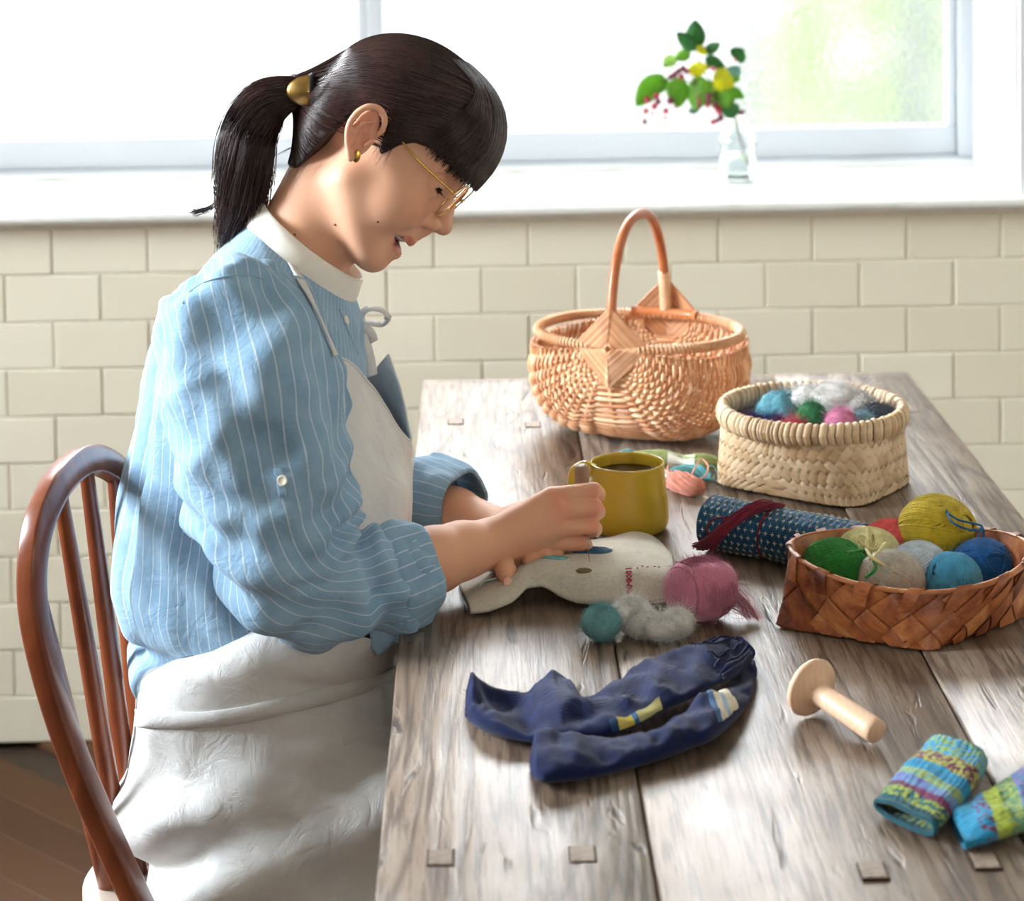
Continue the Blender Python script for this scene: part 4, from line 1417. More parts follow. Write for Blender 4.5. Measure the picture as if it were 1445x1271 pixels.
def soft_thing(name, fl, m, label, cat, group, part='knit', fz=500, seed=1, cap=(True, True)):
    c = fl.P.mean((0, 1))
    t = empty(name, (c[0], c[1], .70), label, cat, group)
    link(part, fl.mesh(part, cap), m, t)
    q = fl.P.reshape(-1, 3); du = np.gradient(fl.P, axis=0); dv = np.gradient(fl.P, axis=1)
    nn = unit(np.cross(du, dv)).reshape(-1, 3); nn = nn * np.sign(np.sum(nn * (q - np.repeat(fl.P.mean(1), fl.m, 0)), 1))[:, None]
    V, Fq = fuzz(q, nn, fz, .0035, .0001, seed=seed)
    tag(link('fuzz', mesh_np('fuzz', V, Fq), m, t, False), kind='stuff')
    return t


M_NAVY = knit_mat('navy_knit', rgb=srgb(17, 27, 64), stitch=(.0016, 90), bump=.28)
low = Flat([((747, 1078), (750, 1097)), ((757, 1058), (758, 1112)), ((780, 1055), (782, 1116)), ((830, 1058), (838, 1107)), ((880, 1056), (892, 1092)), ((920, 1048), (935, 1079)), ((960, 1030), (976, 1065)), ((985, 1008), (1006, 1055)), ((1012, 996), (1032, 1032)), ((1030, 968), (1056, 1000)), ((1042, 935), (1068, 960)), ((1030, 918), (1066, 940))],
           [.010, .022, .024, .019, .017, .018, .022, .024, .020, .012, .009, .007], wr=.006, seed=4)
up = Flat([((658, 992), (656, 1016)), ((668, 984), (668, 1034)), ((690, 990), (700, 1049)), ((740, 992), (745, 1058)), ((757, 980), (768, 1061)), ((778, 972), (795, 1062)), ((802, 981), (824, 1060)), ((824, 1003), (856, 1057)), ((858, 992), (902, 1044)), ((900, 966), (936, 1028)), ((938, 950), (976, 1010)), ((972, 940), (1016, 988)), ((1004, 928), (1046, 968)), ((1034, 922), (1066, 944))],
          [.014, .026, .022, .018, .022, .026, .022, .018, .018, .018, .018, .017, .016, .014], wr=.009, seed=2, fr=32,
          lift=[0, 0, 0, 0, 0, .001, .003, .005, .008, .009, .009, .008, .008])
# the heel pocket stands up, the toe curls
nn_, mm_ = up.n, up.m
sgrid = np.linspace(0, 1, nn_)[:, None]; ag = np.arange(mm_)[None] * 2 * PI / mm_
far = np.clip(-np.cos(ag), 0, 1)
up.P[..., 2] += .003 * np.exp(-((sgrid - .38) / .08) ** 2) * far ** .8 * np.clip(np.sin(ag) + .6, 0, 1) + .006 * np.exp(-((sgrid - .06) / .05) ** 2) * far
up.P[..., 2] -= .010 * np.exp(-((sgrid - .2) / .07) ** 2) * np.clip(np.sin(ag), 0, 1) ** 2
s1 = soft_thing('navy_sock', low, M_NAVY, 'navy knitted sock lying underneath with a cream striped heel patch', 'sock', 'pair of navy socks', fz=700, seed=2)
s2 = soft_thing('navy_sock', up, M_NAVY, 'navy knitted sock lying on top with a yellow darned patch', 'sock', 'pair of navy socks', fz=900, seed=3)
M_DARN = knit_mat('yellow_darn', stops=[(0, srgb(30, 60, 96)), (.18, srgb(196, 178, 92)), (.42, srgb(186, 168, 60)), (.62, srgb(44, 92, 132)), (.8, srgb(176, 170, 110))], ucyc=.035, stitch=(.0016, 80))
M_DARN2 = knit_mat('cream_darn', stops=[(0, srgb(60, 96, 136)), (.25, srgb(212, 204, 186)), (.6, srgb(150, 172, 190)), (.8, srgb(206, 196, 170))], ucyc=.03, stitch=(.0016, 80))
def shifted(fl, me, i0, span):
    uvl = me.uv_layers[0].data
    a = np.empty(len(uvl) * 2, dtype=np.float32); uvl.foreach_get('uv', a); a = a.reshape(-1, 2)
    a[:, 0] -= a[:, 0].min(); uvl.foreach_set('uv', a.ravel()); return me
link('darned_patch', shifted(up, up.patch('darned_patch', 60, 76, 0, 5), 0, 0), M_DARN, s2)
link('darned_patch', shifted(low, low.patch('darned_patch', 72, 84, 2, 14), 0, 0), M_DARN2, s1)
# ribbed cuff rows of the upper sock
for k in range(0, mm_, 2):
    P = up.P[nn_ - 17:nn_ - 1, k] + np.array([0, 0, .0005])
    V, Fq = tube(P, .0014, 5)
    link('cuff_rib', mesh_np('cuff_rib', V, Fq), M_NAVY, s2)

T1, T2, T3, T4, T5 = srgb(16, 70, 80), srgb(30, 122, 158), srgb(140, 150, 54), srgb(96, 36, 70), srgb(92, 136, 120)
M_MIT = knit_mat('mitten_knit_a', stops=[(0, T1), (.09, srgb(20, 84, 88)), (.24, T4), (.31, srgb(84, 128, 160)), (.42, T5), (.52, T2), (.66, srgb(142, 142, 70)), (.86, srgb(40, 128, 176))], ucyc=.105,
                 speck=[(0, T1), (.09, T3), (.24, T4), (.31, srgb(96, 92, 150)), (.42, srgb(136, 148, 84)), (.52, srgb(28, 110, 146)), (.66, T4), (.86, srgb(120, 150, 84))], stitch=(.0028, 34))
M_MIT2 = knit_mat('mitten_knit_b', stops=[(0, T2), (.16, srgb(30, 130, 170)), (.32, T3), (.48, srgb(90, 130, 96)), (.66, srgb(76, 120, 156)), (.84, T2)], ucyc=.105,
                  speck=[(0, T2), (.16, T4), (.32, srgb(150, 170, 50)), (.48, srgb(136, 148, 70)), (.66, srgb(120, 90, 150)), (.84, srgb(170, 180, 80))], stitch=(.0028, 34))
mb = Flat([((1338, 1150), (1362, 1206)), ((1352, 1146), (1378, 1202)), ((1375, 1137), (1400, 1197)), ((1405, 1120), (1432, 1188)), ((1440, 1100), (1465, 1178)), ((1475, 1086), (1500, 1160)), ((1500, 1080), (1520, 1140))],
          [.010, .013, .015, .016, .017, .015, .008], wr=.004, seed=8, fr=40)
ma = Flat([((1258, 1120), (1229, 1160)), ((1268, 1112), (1242, 1172)), ((1288, 1098), (1290, 1184)), ((1300, 1086), (1340, 1172)), ((1304, 1076), (1378, 1150)), ((1312, 1068), (1394, 1130)), ((1322, 1062), (1400, 1108)), ((1335, 1061), (1392, 1088))],
          [.0, .0, .0, .0, .0, .0, .0, .0])
# mitten a is wider than long near the cuff: give it explicit cuff and tip edges
ma = Flat([((1236, 1142), (1320, 1186)), ((1246, 1128), (1334, 1174)), ((1262, 1112), (1352, 1158)), ((1282, 1096), (1372, 1140)), ((1298, 1082), (1386, 1122)), ((1310, 1070), (1394, 1104)), ((1322, 1062), (1390, 1086)), ((1340, 1062), (1376, 1074))],
          [.014, .016, .018, .020, .020, .019, .016, .008], wr=.004, seed=6, fr=38, lift=[.001, .001, .002, .004, .006, .006, .004, .002])
soft_thing('fingerless_mitten', mb, M_MIT2, 'bright knitted wrist warmer with turquoise cuff lying underneath', 'mitten', 'pair of colourful wrist warmers', fz=700, seed=5, cap=(False, True))
mit = soft_thing('fingerless_mitten', ma, M_MIT, 'bright knitted wrist warmer with dark teal cuff lying on top', 'mitten', 'pair of colourful wrist warmers', fz=800, seed=6, cap=(False, True))
for fl, own in ((ma, mit),):
    V, Fq = tube(fl.P[0], .0022, 6, closed=True)
    link('cuff_edge', mesh_np('cuff_edge', V, Fq), yarn_mat('cuff_teal', T1), own)

# ================================================================ darning mushroom
nm = NT('pale_turned_wood')
v = nm.mapping('Object', (1, 1, 1))
wv = nm.node('ShaderNodeTexWave'); wv.inputs['Scale'].default_value = 60; wv.inputs['Distortion'].default_value = 6; wv.inputs['Detail'].default_value = 3; nm.link(v, wv.inputs['Vector'])
nm.set(color=nm.ramp(wv.outputs['Fac'], [(0.1, srgb(214, 176, 146)), (0.9, srgb(219, 183, 153))]), rough=0.45, spec=.35)
M_TURNED = nm.m
md0 = np.array([on(1142, 1010)[0], on(1142, 1010)[1], .7265]); md1 = np.array([on(1238, 1052)[0], on(1238, 1052)[1], .7115])
ax = unit(md1 - md0); ln = np.linalg.norm(md1 - md0)
prof = [(0.0001, -.004), (.012, -.0042), (.020, -.003), (.0252, .0), (.0262, .0028), (.0252, .0052), (.019, .0078), (.0125, .011), (.0105, .016), (.0098, .024), (.0102, .04), (.0108, ln - .006), (.0104, ln - .001), (.0088, ln), (.0001, ln)]
V, Fq = lathe(np.array([[r, z] for r, z in prof]), 44)
b0 = unit(np.cross(ax, [0, 0, 1.0])); b1 = np.cross(ax, b0)
V = md0 + V[:, 0:1] * b0 + V[:, 1:2] * b1 + V[:, 2:3] * ax
mush = empty('darning_mushroom', (md0[0], md0[1], .70), 'pale turned wooden darning mushroom lying on its side', 'sewing tool')
k_ = 8 * 44
o = link('cap_disc', mesh_np('cap_disc', V[:10 * 44], [grid_faces(10, 44, wrap_v=True)]), M_TURNED, mush)
o = link('handle', mesh_np('handle', V[9 * 44:], [grid_faces(len(prof) - 9, 44, wrap_v=True)]), M_TURNED, mush)
# ================================================================ the seated woman
class SDF:
    """signed distance field on a grid; shapes are blended in and the surface is drawn out as one mesh"""
    def __init__(s, lo, hi, h):
        s.lo = np.array(lo, float); s.h = h
        s.n = np.ceil((np.array(hi) - s.lo) / h).astype(int) + 1
        s.D = np.full(s.n, 0.05, dtype=np.float32)

    def block(s, lo, hi):
        a = np.clip(np.floor((np.array(lo) - s.lo) / s.h).astype(int), 0, s.n - 1)
        b = np.clip(np.ceil((np.array(hi) - s.lo) / s.h).astype(int) + 1, 1, s.n)
        g = [s.lo[k] + s.h * np.arange(a[k], b[k]) for k in range(3)]
        X, Y, Z = np.meshgrid(*g, indexing='ij')
        return tuple(slice(a[k], b[k]) for k in range(3)), np.stack([X, Y, Z], -1).astype(np.float32)

    def add(s, fn, lo, hi, k=0.006):
        m = k + 0.012
        sl, P = s.block(np.array(lo) - m, np.array(hi) + m)
        if P.size == 0: return
        d = fn(P); D = s.D[sl]
        h = np.clip(0.5 + 0.5 * (D - d) / k, 0, 1)
        s.D[sl] = D * (1 - h) + d * h - k * h * (1 - h)

    def cut(s, fn, lo, hi, k=0.003):
        m = k + 0.006
        sl, P = s.block(np.array(lo) - m, np.array(hi) + m)
        d = -fn(P); D = s.D[sl]
        h = np.clip(0.5 - 0.5 * (D - d) / k, 0, 1)
        s.D[sl] = D * (1 - h) + d * h + k * h * (1 - h)

    def cone(s, a, b, ra, rb, k=0.006):
        a = np.array(a, np.float32); b = np.array(b, np.float32)

        def fn(P):
            ba = b - a; l2 = float(ba @ ba)
            t = np.clip(((P - a) @ ba) / l2, 0, 1)
            return np.linalg.norm(P - a - t[..., None] * ba, axis=-1) - (ra + (rb - ra) * t)
        r = max(ra, rb)
        s.add(fn, np.minimum(a, b) - r, np.maximum(a, b) + r, k)

    def ell(s, c, r, R=np.eye(3), k=0.006, cut=False):
        c = np.array(c, np.float32); r = np.array(r, np.float32); Rt = np.asarray(R, np.float32)

        def fn(P):
            q = (P - c) @ Rt
            k0 = np.linalg.norm(q / r, axis=-1); k1 = np.linalg.norm(q / (r * r), axis=-1) + 1e-9
            return k0 * (k0 - 1) / k1
        m = float(r.max())
        (s.cut if cut else s.add)(fn, c - m, c + m, k)

    def chain(s, pts, rad, k=0.004):
        for i in range(len(pts) - 1): s.cone(pts[i], pts[i + 1], rad[i], rad[i + 1], k)

    def surface(s, smooth=2):
        D = s.D
        sg = D < 0
        nx, ny, nz = D.shape
        cs = [sg[i:nx - 1 + i, j:ny - 1 + j, k:nz - 1 + k] for i in (0, 1) for j in (0, 1) for k in (0, 1)]
        cnt = sum(c.astype(np.int8) for c in cs)
        act = (cnt > 0) & (cnt < 8)
        idx = np.full(act.shape, -1, dtype=np.int32)
        I = np.argwhere(act); idx[act] = np.arange(len(I))
        acc = np.zeros((len(I), 3)); w = np.zeros(len(I))
        corners = [(i, j, k) for i in (0, 1) for j in (0, 1) for k in (0, 1)]
        for a in corners:
            for ax in range(3):
                if a[ax] == 1: continue
                b = list(a); b[ax] = 1
                da = D[I[:, 0] + a[0], I[:, 1] + a[1], I[:, 2] + a[2]]; db = D[I[:, 0] + b[0], I[:, 1] + b[1], I[:, 2] + b[2]]
                m = (da < 0) != (db < 0)
                t = np.where(m, da / np.where(m, da - db, 1), 0)
                p = np.array(a, float)[None] + np.eye(3)[ax][None] * t[:, None]
                acc[m] += p[m]; w[m] += 1
        V = s.lo + (I + acc / w[:, None]) * s.h
        F = []
        for ax in range(3):
            sl0 = [slice(1, -1)] * 3; sl1 = [slice(1, -1)] * 3
            sl0[ax] = slice(0, -1); sl1[ax] = slice(1, None)
            A, B = sg[tuple(sl0)], sg[tuple(sl1)]
            E = np.argwhere(A != B)
            flip = A[E[:, 0], E[:, 1], E[:, 2]]
            off = np.ones(3, int); off[ax] = 0
            E = E + off
            u, v = [(1, 2), (2, 0), (0, 1)][ax]
            q = []
            for du, dv in ((0, 0), (-1, 0), (-1, -1), (0, -1)):
                e = E.copy(); e[:, u] += du; e[:, v] += dv
                q.append(idx[e[:, 0], e[:, 1], e[:, 2]])
            q = np.stack(q, -1)
            q = np.where(flip[:, None], q[:, ::-1], q)
            F.append(q[(q >= 0).all(1)])
        F = np.vstack(F)[:, ::-1]
        for _ in range(smooth):
            S = np.zeros_like(V); c = np.zeros(len(V))
            for i in range(4):
                j = (i + 1) % 4
                np.add.at(S, F[:, i], V[F[:, j]]); np.add.at(c, F[:, i], 1)
                np.add.at(S, F[:, j], V[F[:, i]]); np.add.at(c, F[:, j], 1)
            V = V * 0.5 + 0.5 * S / np.maximum(c, 1)[:, None]
        return V, F


from mathutils.bvhtree import BVHTree
PY = 2.42                                    # the plane of her spine
woman = empty('person', at(330, 1225, PY), 'woman in striped blue shirt, white apron and round glasses bent over needlework', 'person')

# ---------------------------------------------------------------- skin
ns_ = NT('skin')
ca = ns_.node('ShaderNodeVertexColor'); ca.layer_name = 'Col'
v = ns_.mapping('Object')
mo = ns_.noise(v, 55, 4, .6)
ns_.set(color=ns_.mix(ns_.math('MULTIPLY', mo, .22), ca.outputs['Color'], ns_.mix(1.0, ca.outputs['Color'], (.82, .62, .56), 'MULTIPLY')), rough=.54, spec=.3, sss=.18)
ns_.b.inputs['Subsurface Radius'].default_value = (1.0, .35, .2)
ns_.b.inputs['Subsurface Scale'].default_value = .006
ns_.bump(ns_.noise(v, 900, 3), .08, .0004)
M_SKIN = ns_.m
SKIN = np.array(srgb(226, 176, 146)); LIP = np.array(srgb(200, 104, 100)); BLUSH = np.array(srgb(226, 150, 126))

HO = at(519, 196, PY)
HR = rot('Y', math.radians(38)) @ rot('Z', math.radians(-12)) @ rot('X', math.radians(-8))
hw = lambda P: np.asarray(P, float) @ HR.T + HO       # head frame -> room
hl_ = lambda P: (np.asarray(P, float) - HO) @ HR      # room -> head frame

hs = SDF((-.125, -.10, -.24), (.14, .10, .135), .0015)
hs.ell((.016, 0, .034), (.083, .069, .074), k=.01)                     # cranium
hs.ell((.046, 0, -.020), (.056, .060, .070), k=.018)                   # face
hs.ell((.062, 0, .028), (.041, .056, .040), k=.012)                    # brow
for s_ in (-1, 1):
    hs.cone((.016, s_ * .044, -.045), (.074, s_ * .018, -.088), .014, .0135, .028)      # jaw
    hs.ell((.068, s_ * .036, -.026), (.028, .023, .026), k=.014)                        # cheek
    hs.ell((.064, s_ * .037, -.038), (.024, .018, .022), k=.014)                        # smiling cheek
    hs.cone((.094, s_ * .018, .028), (.080, s_ * .046, .026), .010, .009, .012)         # brow ridge
hs.cone((.070, 0, -.084), (.0795, 0, -.0890), .018, .0155, .012)          # chin
for s_ in (-1, 1):
    hs.ell((.100, s_ * .031, .008), (.018, .017, .014), k=.014, cut=True)               # socket
hs.cone((.094, 0, .024), (.103, 0, .004), .0095, .0080, .008)          # nose bridge
hs.cone((.103, 0, .004), (.1145, 0, -.020), .0080, .0092, .006)
hs.ell((.1165, 0, -.0225), (.0088, .0088, .0080), k=.005)
for s_ in (-1, 1):
    hs.ell((.1045, s_ * .0122, -.0265), (.0106, .0074, .0082), k=.004)
    hs.ell((.1085, s_ * .0078, -.0340), (.0058, .0036, .0032), k=.0015, cut=True)        # nostril
hs.ell((.088, 0, -.060), (.012, .020, .022), k=.010)                   # muzzle
hs.cone((.1035, 0, -.036), (.0960, 0, -.050), .0070, .0075, .008)
up_l = [(.0785, -.0265, -.0520), (.0925, -.0140, -.0525), (.0990, -.0045, -.0535), (.0985, 0, -.0542), (.0990, .0045, -.0535), (.0925, .0140, -.0525), (.0785, .0265, -.0520)]
lo_l = [(.0785, -.0260, -.0545), (.0905, -.0145, -.0680), (.0955, 0, -.0728), (.0905, .0145, -.0680), (.0785, .0260, -.0545)]
hs.chain(up_l, [.0018, .0032, .0038, .0038, .0038, .0032, .0018], .004)
hs.chain(lo_l, [.0018, .0036, .0046, .0036, .0018], .004)
hs.ell((.0920, 0, -.0605), (.0260, .0265, .0046), rot('Y', .38), k=.002, cut=True)      # parted lips
hs.ell((.084, 0, -.0600), (.012, .019, .007), k=.003, cut=True)
for s_ in (-1, 1):
    hs.chain([(.101, s_ * .019, -.030), (.090, s_ * .030, -.040), (.078, s_ * .0370, -.053)], [.0030, .0042, .0030], .006)   # smile fold
for s_ in (-1, 1):
    e = np.array([.0835, s_ * .0315, .0075])
    hs.ell(e, (.0136, .0145, .0132), k=.004)                           # lids
    hs.ell(e + np.array([.0115, 0, -.0048]), (.0070, .0130, .0031), rot('Y', .35), k=.0012, cut=True)
    hs.cone((.078, s_ * .017, -.006), (.094, s_ * .040, -.004), .004, .003, .008)
# ears
for s_ in (-1, 1):
    E = lambda x, y, z: np.array([x + .0135, s_ * (y + .003), z])
    hs.ell(E(-.009, .071, .001), (.0135, .0055, .026), rot('Z', s_ * -.38) @ rot('Y', -.22), k=.004)
    hx = [E(.003, .0715, .006), E(.004, .0730, .016), E(-.001, .0755, .0255), E(-.011, .0785, .0290), E(-.0205, .0810, .0235), E(-.0250, .0815, .012), E(-.0240, .0805, -.001), E(-.0180, .0785, -.012), E(-.0100, .0760, -.020), E(-.0035, .0735, -.0255)]
    hs.chain(spline(hx, 28), np.interp(np.linspace(0, 9, 28), np.arange(10), [.0022, .0026, .0030, .0031, .0031, .0030, .0028, .0027, .0030, .0046]), .0020)
    hs.ell(E(-.0095, .0800, .010), (.0085, .0058, .013), rot('Y', -.25), k=.003, cut=True)
    hs.ell(E(-.0045, .0775, -.004), (.0075, .0060, .0085), k=.003, cut=True)
    hs.chain([E(-.006, .0775, .017), E(-.0145, .0790, .008), E(-.0165, .0785, -.003), E(-.0105, .0770, -.0125)], [.0016, .0024, .0026, .0022], .003)
    hs.cone(E(.003, .0730, -.001), E(.001, .0745, -.007), .0032, .0028, .003)
# neck, in the head frame
nk0, nk1 = hl_(at(462, 268, PY)), hl_(at(412, 372, PY))
hs.cone(nk0, nk1, .0460, .0500, .024)
hs.cone(hl_(at(464, 340, PY)), hl_(at(446, 398, PY)), .022, .030, .014)
V, Fq = hs.surface(2)
# colour: lips, cheeks, mouth, ear
d_l = np.full(len(V), 1.0)
for ch in (up_l, lo_l):
    for i in range(len(ch) - 1):
        a, b = np.array(ch[i]), np.array(ch[i + 1]); ba = b - a
        t = np.clip(((V - a) @ ba) / (ba @ ba), 0, 1)
        d_l = np.minimum(d_l, np.linalg.norm(V - a - t[:, None] * ba, axis=1))
wl = .85 * np.clip((.0062 - d_l) / .0014, 0, 1)[:, None]
C = np.repeat(SKIN[None], len(V), 0)
for s_ in (-1, 1):
    wb = np.exp(-(np.linalg.norm((V - np.array([.082, s_ * .038, -.024])) / np.array([.03, .022, .018]), axis=1)) ** 2)[:, None] * .45
    C = C * (1 - wb) + BLUSH * wb
    we = np.exp(-(np.linalg.norm((V - np.array([.004, s_ * .078, .0])) / np.array([.018, .010, .028]), axis=1)) ** 4)[:, None] * .4
    C = C * (1 - we) + np.array(srgb(226, 140, 120)) * we
wn = np.exp(-(np.linalg.norm((V - np.array([.118, 0, -.026])) / np.array([.014, .016, .014]), axis=1)) ** 2)[:, None] * .3
C = C * (1 - wn) + BLUSH * wn
C = C * (1 - wl) + LIP * wl
for mx_, mz_, my_ in ((.052, -.062, -1), (.010, -.090, -1), (.012, -.098, -1), (.072, -.040, -1)):      # small moles
    pass
sm_ = lambda x: np.clip(x, 0, 1)
inm = (sm_((.0235 - np.abs(V[:, 1])) / .003) * sm_((.0965 - V[:, 0]) / .004) * sm_((.0085 - np.abs(V[:, 2] + .0605)) / .003) * sm_((V[:, 0] - .066) / .004))[:, None]
C = C * (1 - inm) + np.array(srgb(120, 44, 44)) * inm
head_V, head_F, head_C = hw(V), Fq, C

# hands and arms, in the room
def chain_px(pts): return [at(x, y, Y) for x, y, Y in pts]


def hand_sdf(lo, hi):
    return SDF(lo, hi, .0016)


rs = at(335, 450, 2.26); re = at(432, 812, 2.235); rw = at(684, 769, 2.372)
lo_ = at(520, 850, 2.20) - np.array([.02, .03, .03]); hi_ = at(870, 640, 2.46) + np.array([.02, .03, .03])
rh = hand_sdf(lo_, hi_)
fa0 = at(545, 812, 2.29); fa1 = at(612, 790, 2.325)
rh.chain([fa0, fa1, at(650, 777, 2.350), rw], [.0345, .0315, .0275, .0255], .01)
MC = dict(i=at(779, 703, 2.392), m=at(788, 721, 2.384), r=at(787, 743, 2.384), p=at(776, 764, 2.390))
for k_, r_ in (('i', .0130), ('m', .0135), ('r', .0130), ('p', .0120)):
    rh.cone(rw + (MC[k_] - rw) * .12, MC[k_], .0190, r_ * .92, .008)
rh.ell(at(737, 752, 2.398), (.036, .015, .031), rot('Y', math.radians(8)), k=.010)
rh.cone(at(705, 788, 2.390), at(765, 776, 2.398), .0165, .0125, .010)          # heel of the hand
FG = dict(
    i=[(779, 703, 2.392), (838, 692, 2.392), (843, 697, 2.421), (816, 702, 2.430), (806, 706, 2.430)],
    m=[(788, 721, 2.384), (839, 716, 2.385), (843, 722, 2.416), (818, 726, 2.427), (806, 729, 2.427)],
    r=[(787, 743, 2.384), (835, 741, 2.386), (839, 746, 2.414), (816, 749, 2.424), (805, 751, 2.423)],
    p=[(776, 764, 2.390), (820, 766, 2.391), (826, 770, 2.413), (808, 772, 2.420), (799, 773, 2.418)])
for k_, rr in (('i', [.0112, .0087, .0085, .0080, .0072]), ('m', [.0112, .0088, .0085, .0080, .0072]), ('r', [.0110, .0086, .0083, .0078, .0070]), ('p', [.0104, .0083, .0078, .0072, .0062])):
    # each finger on its own chain, with only a narrow blend so the gaps stay
    pts = chain_px(FG[k_])
    for j in range(4): rh.cone(pts[j], pts[j + 1], rr[j], rr[j + 1], .0008 if j else .0015)
for (a, b) in ((('i', 0), ('m', 0)),): pass
rh.chain([at(715, 745, 2.415), at(760, 728, 2.440), at(796, 706, 2.446), at(818, 697, 2.437)], [.0150, .0125, .0105, .0085], .006)
VR, FR = rh.surface(2)
lw = at(694, 748, 2.500)
lo_ = at(560, 860, 2.32) - np.array([.02, .04, .03]); hi_ = at(830, 660, 2.62) + np.array([.02, .03, .03])
lh = hand_sdf(lo_, hi_)
lh.chain([at(588, 716, 2.575), at(640, 728, 2.545), lw], [.033, .0295, .0255], .01)
LM = dict(i=on(738, 772, .735), m=on(752, 768, .735), r=on(764, 766, .731), p=on(772, 765, .726))
for k_ in 'imrp': lh.cone(lw, LM[k_], .019, .0115, .010)
lh.ell((lw + LM['m']) / 2 + np.array([0, 0, -.004]), (.034, .030, .015), rot('Z', -.5), k=.010)
lh.chain([lw + np.array([.004, -.006, 0]), on(707, 788, .732), on(714, 806, .724), on(717, 823, .7150)], [.0165, .0120, .0100, .0078], .004)
lh.chain([LM['i'], on(746, 782, .732), on(751, 795, .726), on(753, 804, .7205)], [.0115, .0098, .0088, .0072], .003)
lh.chain([LM['m'], on(763, 776, .735), on(770, 788, .729), on(774, 797, .7225)], [.0115, .0098, .0088, .0074], .003)
lh.chain([LM['r'], on(776, 770, .735), on(784, 779, .731), on(788, 787, .7250)], [.011, .0092, .0084, .0070], .003)
lh.chain([LM['p'], on(784, 766, .733), on(790, 772, .730), on(794, 778, .7260)], [.010, .0082, .0075, .0064], .003)
VL, FL = lh.surface(2)
# trunk, upper arms and legs under the clothes, coarse
bs = SDF((-.50, 2.10, .02), (.40, 2.75, 1.12), .008)
bs.cone(at(345, 1050, PY), at(360, 760, PY), .105, .095, .05)
bs.cone(at(360, 760, PY), at(372, 520, PY), .090, .080, .05)
for s_, sh, el, wr_ in ((-1, rs, re, fa1), (1, at(395, 455, 2.59), at(520, 770, 2.63), at(600, 722, 2.57))):
    bs.cone(at(380, 455, PY), sh + np.array([.01, .0, .0]), .055, .040, .03)
    bs.cone(sh, el, .040, .034, .03)
    bs.cone(el, wr_, .034, .028, .02)
    hip = np.array([-.215, PY + s_ * .09, .500]); kn = np.array([.185, PY + s_ * .09, .500]); an = np.array([.12, PY + s_ * .09, .075])
    bs.cone(hip, kn, .072, .055, .05); bs.cone(kn, an, .055, .036, .02); bs.cone(an + np.array([-.03, 0, -.022]), an + np.array([.15, 0, -.032]), .032, .024, .02)
VB, FB = bs.surface(1)
parts = [(head_V, [head_F]), (VR, [FR]), (VL, [FL]), (VB, [FB])]
V, Fl = merge(parts)
hand_c = np.vstack([np.repeat(SKIN[None] * np.array([.98, .93, .90]), len(VR) + len(VL), 0), np.repeat(SKIN[None], len(VB), 0)])
# rosy knuckles and fingertips
for p in [at(x, y, 2.378) for x, y in ((842, 690), (844, 716), (840, 741), (824, 766), (786, 700), (792, 722))] + [on(717, 822, .722), on(753, 803, .727), on(774, 796, .73)]:
    w = np.exp(-(np.linalg.norm(np.vstack([VR, VL, VB]) - p, axis=1) / .011) ** 2)[:, None] * .45
    hand_c = hand_c * (1 - w) + np.array(srgb(224, 134, 112)) * w
body = link('body', mesh_np('body', V, Fl, col=np.vstack([head_C, hand_c])), M_SKIN, woman)
# fingernails of the hand holding the felt
M_NAIL = plain('fingernail', srgb(236, 176, 160), .25, .5, .03)
for px, py, z, r_ in ((716.5, 822, .7205, .0058),):
    c = on(px, py, z)
    V, Fq, _ = ellipsoid(c + np.array([0, .0005, .0005]), (.0046, .0062, .0020), rot('X', .75), 12, 20)
    link('fingernail', mesh_np('fingernail', V, Fq), M_NAIL, woman)
# moles on cheek and neck
M_MOLE = plain('mole', srgb(110, 62, 48), .6)
bv_body = BVHTree.FromPolygons([tuple(x) for x in head_V], [tuple(int(i) for i in f) for f in head_F])


def hit(px, py, bv):
    d = ray(px, py); d = d / np.linalg.norm(d)
    r = bv.ray_cast(Vector(CAM), Vector(d))
    return None if r[0] is None else (np.array(r[0]), np.array(r[1]))


for px, py, r_ in ((473, 317, .0013), (416, 331, .0011), (533, 313, .0012)):
    h_ = hit(px, py, bv_body)
    if h_ is not None:
        V, Fq, _ = ellipsoid(h_[0], (r_, r_, r_), nu=8, nv=10)
        link('mole', mesh_np('mole', V, Fq), M_MOLE, woman)
# eyes
M_EYE = plain('eye_white', srgb(236, 230, 226), .15, .5, .02)
M_IRIS = plain('dark_iris', srgb(34, 22, 18), .1, .5, .05)
for s_ in (-1, 1):
    e = np.array([.0835, s_ * .0315, .0075])
    V, Fq, _ = ellipsoid((0, 0, 0), (.0122,) * 3)
    eo = link('eye', mesh_np('eye', hw(V + e), Fq), M_EYE, woman)
    V, Fq, _ = ellipsoid((.0062, 0, -.0024), (.0072, .0086, .0084))
    link('iris', mesh_np('iris', hw(V + e), Fq), M_IRIS, eo)
V, Fq, _ = ellipsoid((.0825, 0, -.0570), (.0135, .0190, .0050))
link('teeth', mesh_np('teeth', hw(V), Fq), plain('teeth', srgb(240, 236, 228), .2, .5, .02), woman)

# ---------------------------------------------------------------- hair
nh = NT('dark_hair')
v = nh.mapping('Object')
f = nh.noise(v, 30, 2)
nh.set(color=nh.ramp(f, [(.3, srgb(40, 22, 21)), (.7, srgb(58, 33, 30))]), rough=.27, spec=.6)
nh.b.inputs['Anisotropic'].default_value = .4
M_HAIR = nh.m


def hairline(x):
    return np.interp(x, [-.12, -.060, -.034, -.028, -.020, -.011, .003, .017, .023, .030, .039, .049, .066, .14],
                     [-.085, -.080, -.068, -.040, .002, .024, .036, .034, .002, -.008, .014, .025, .031, .027])


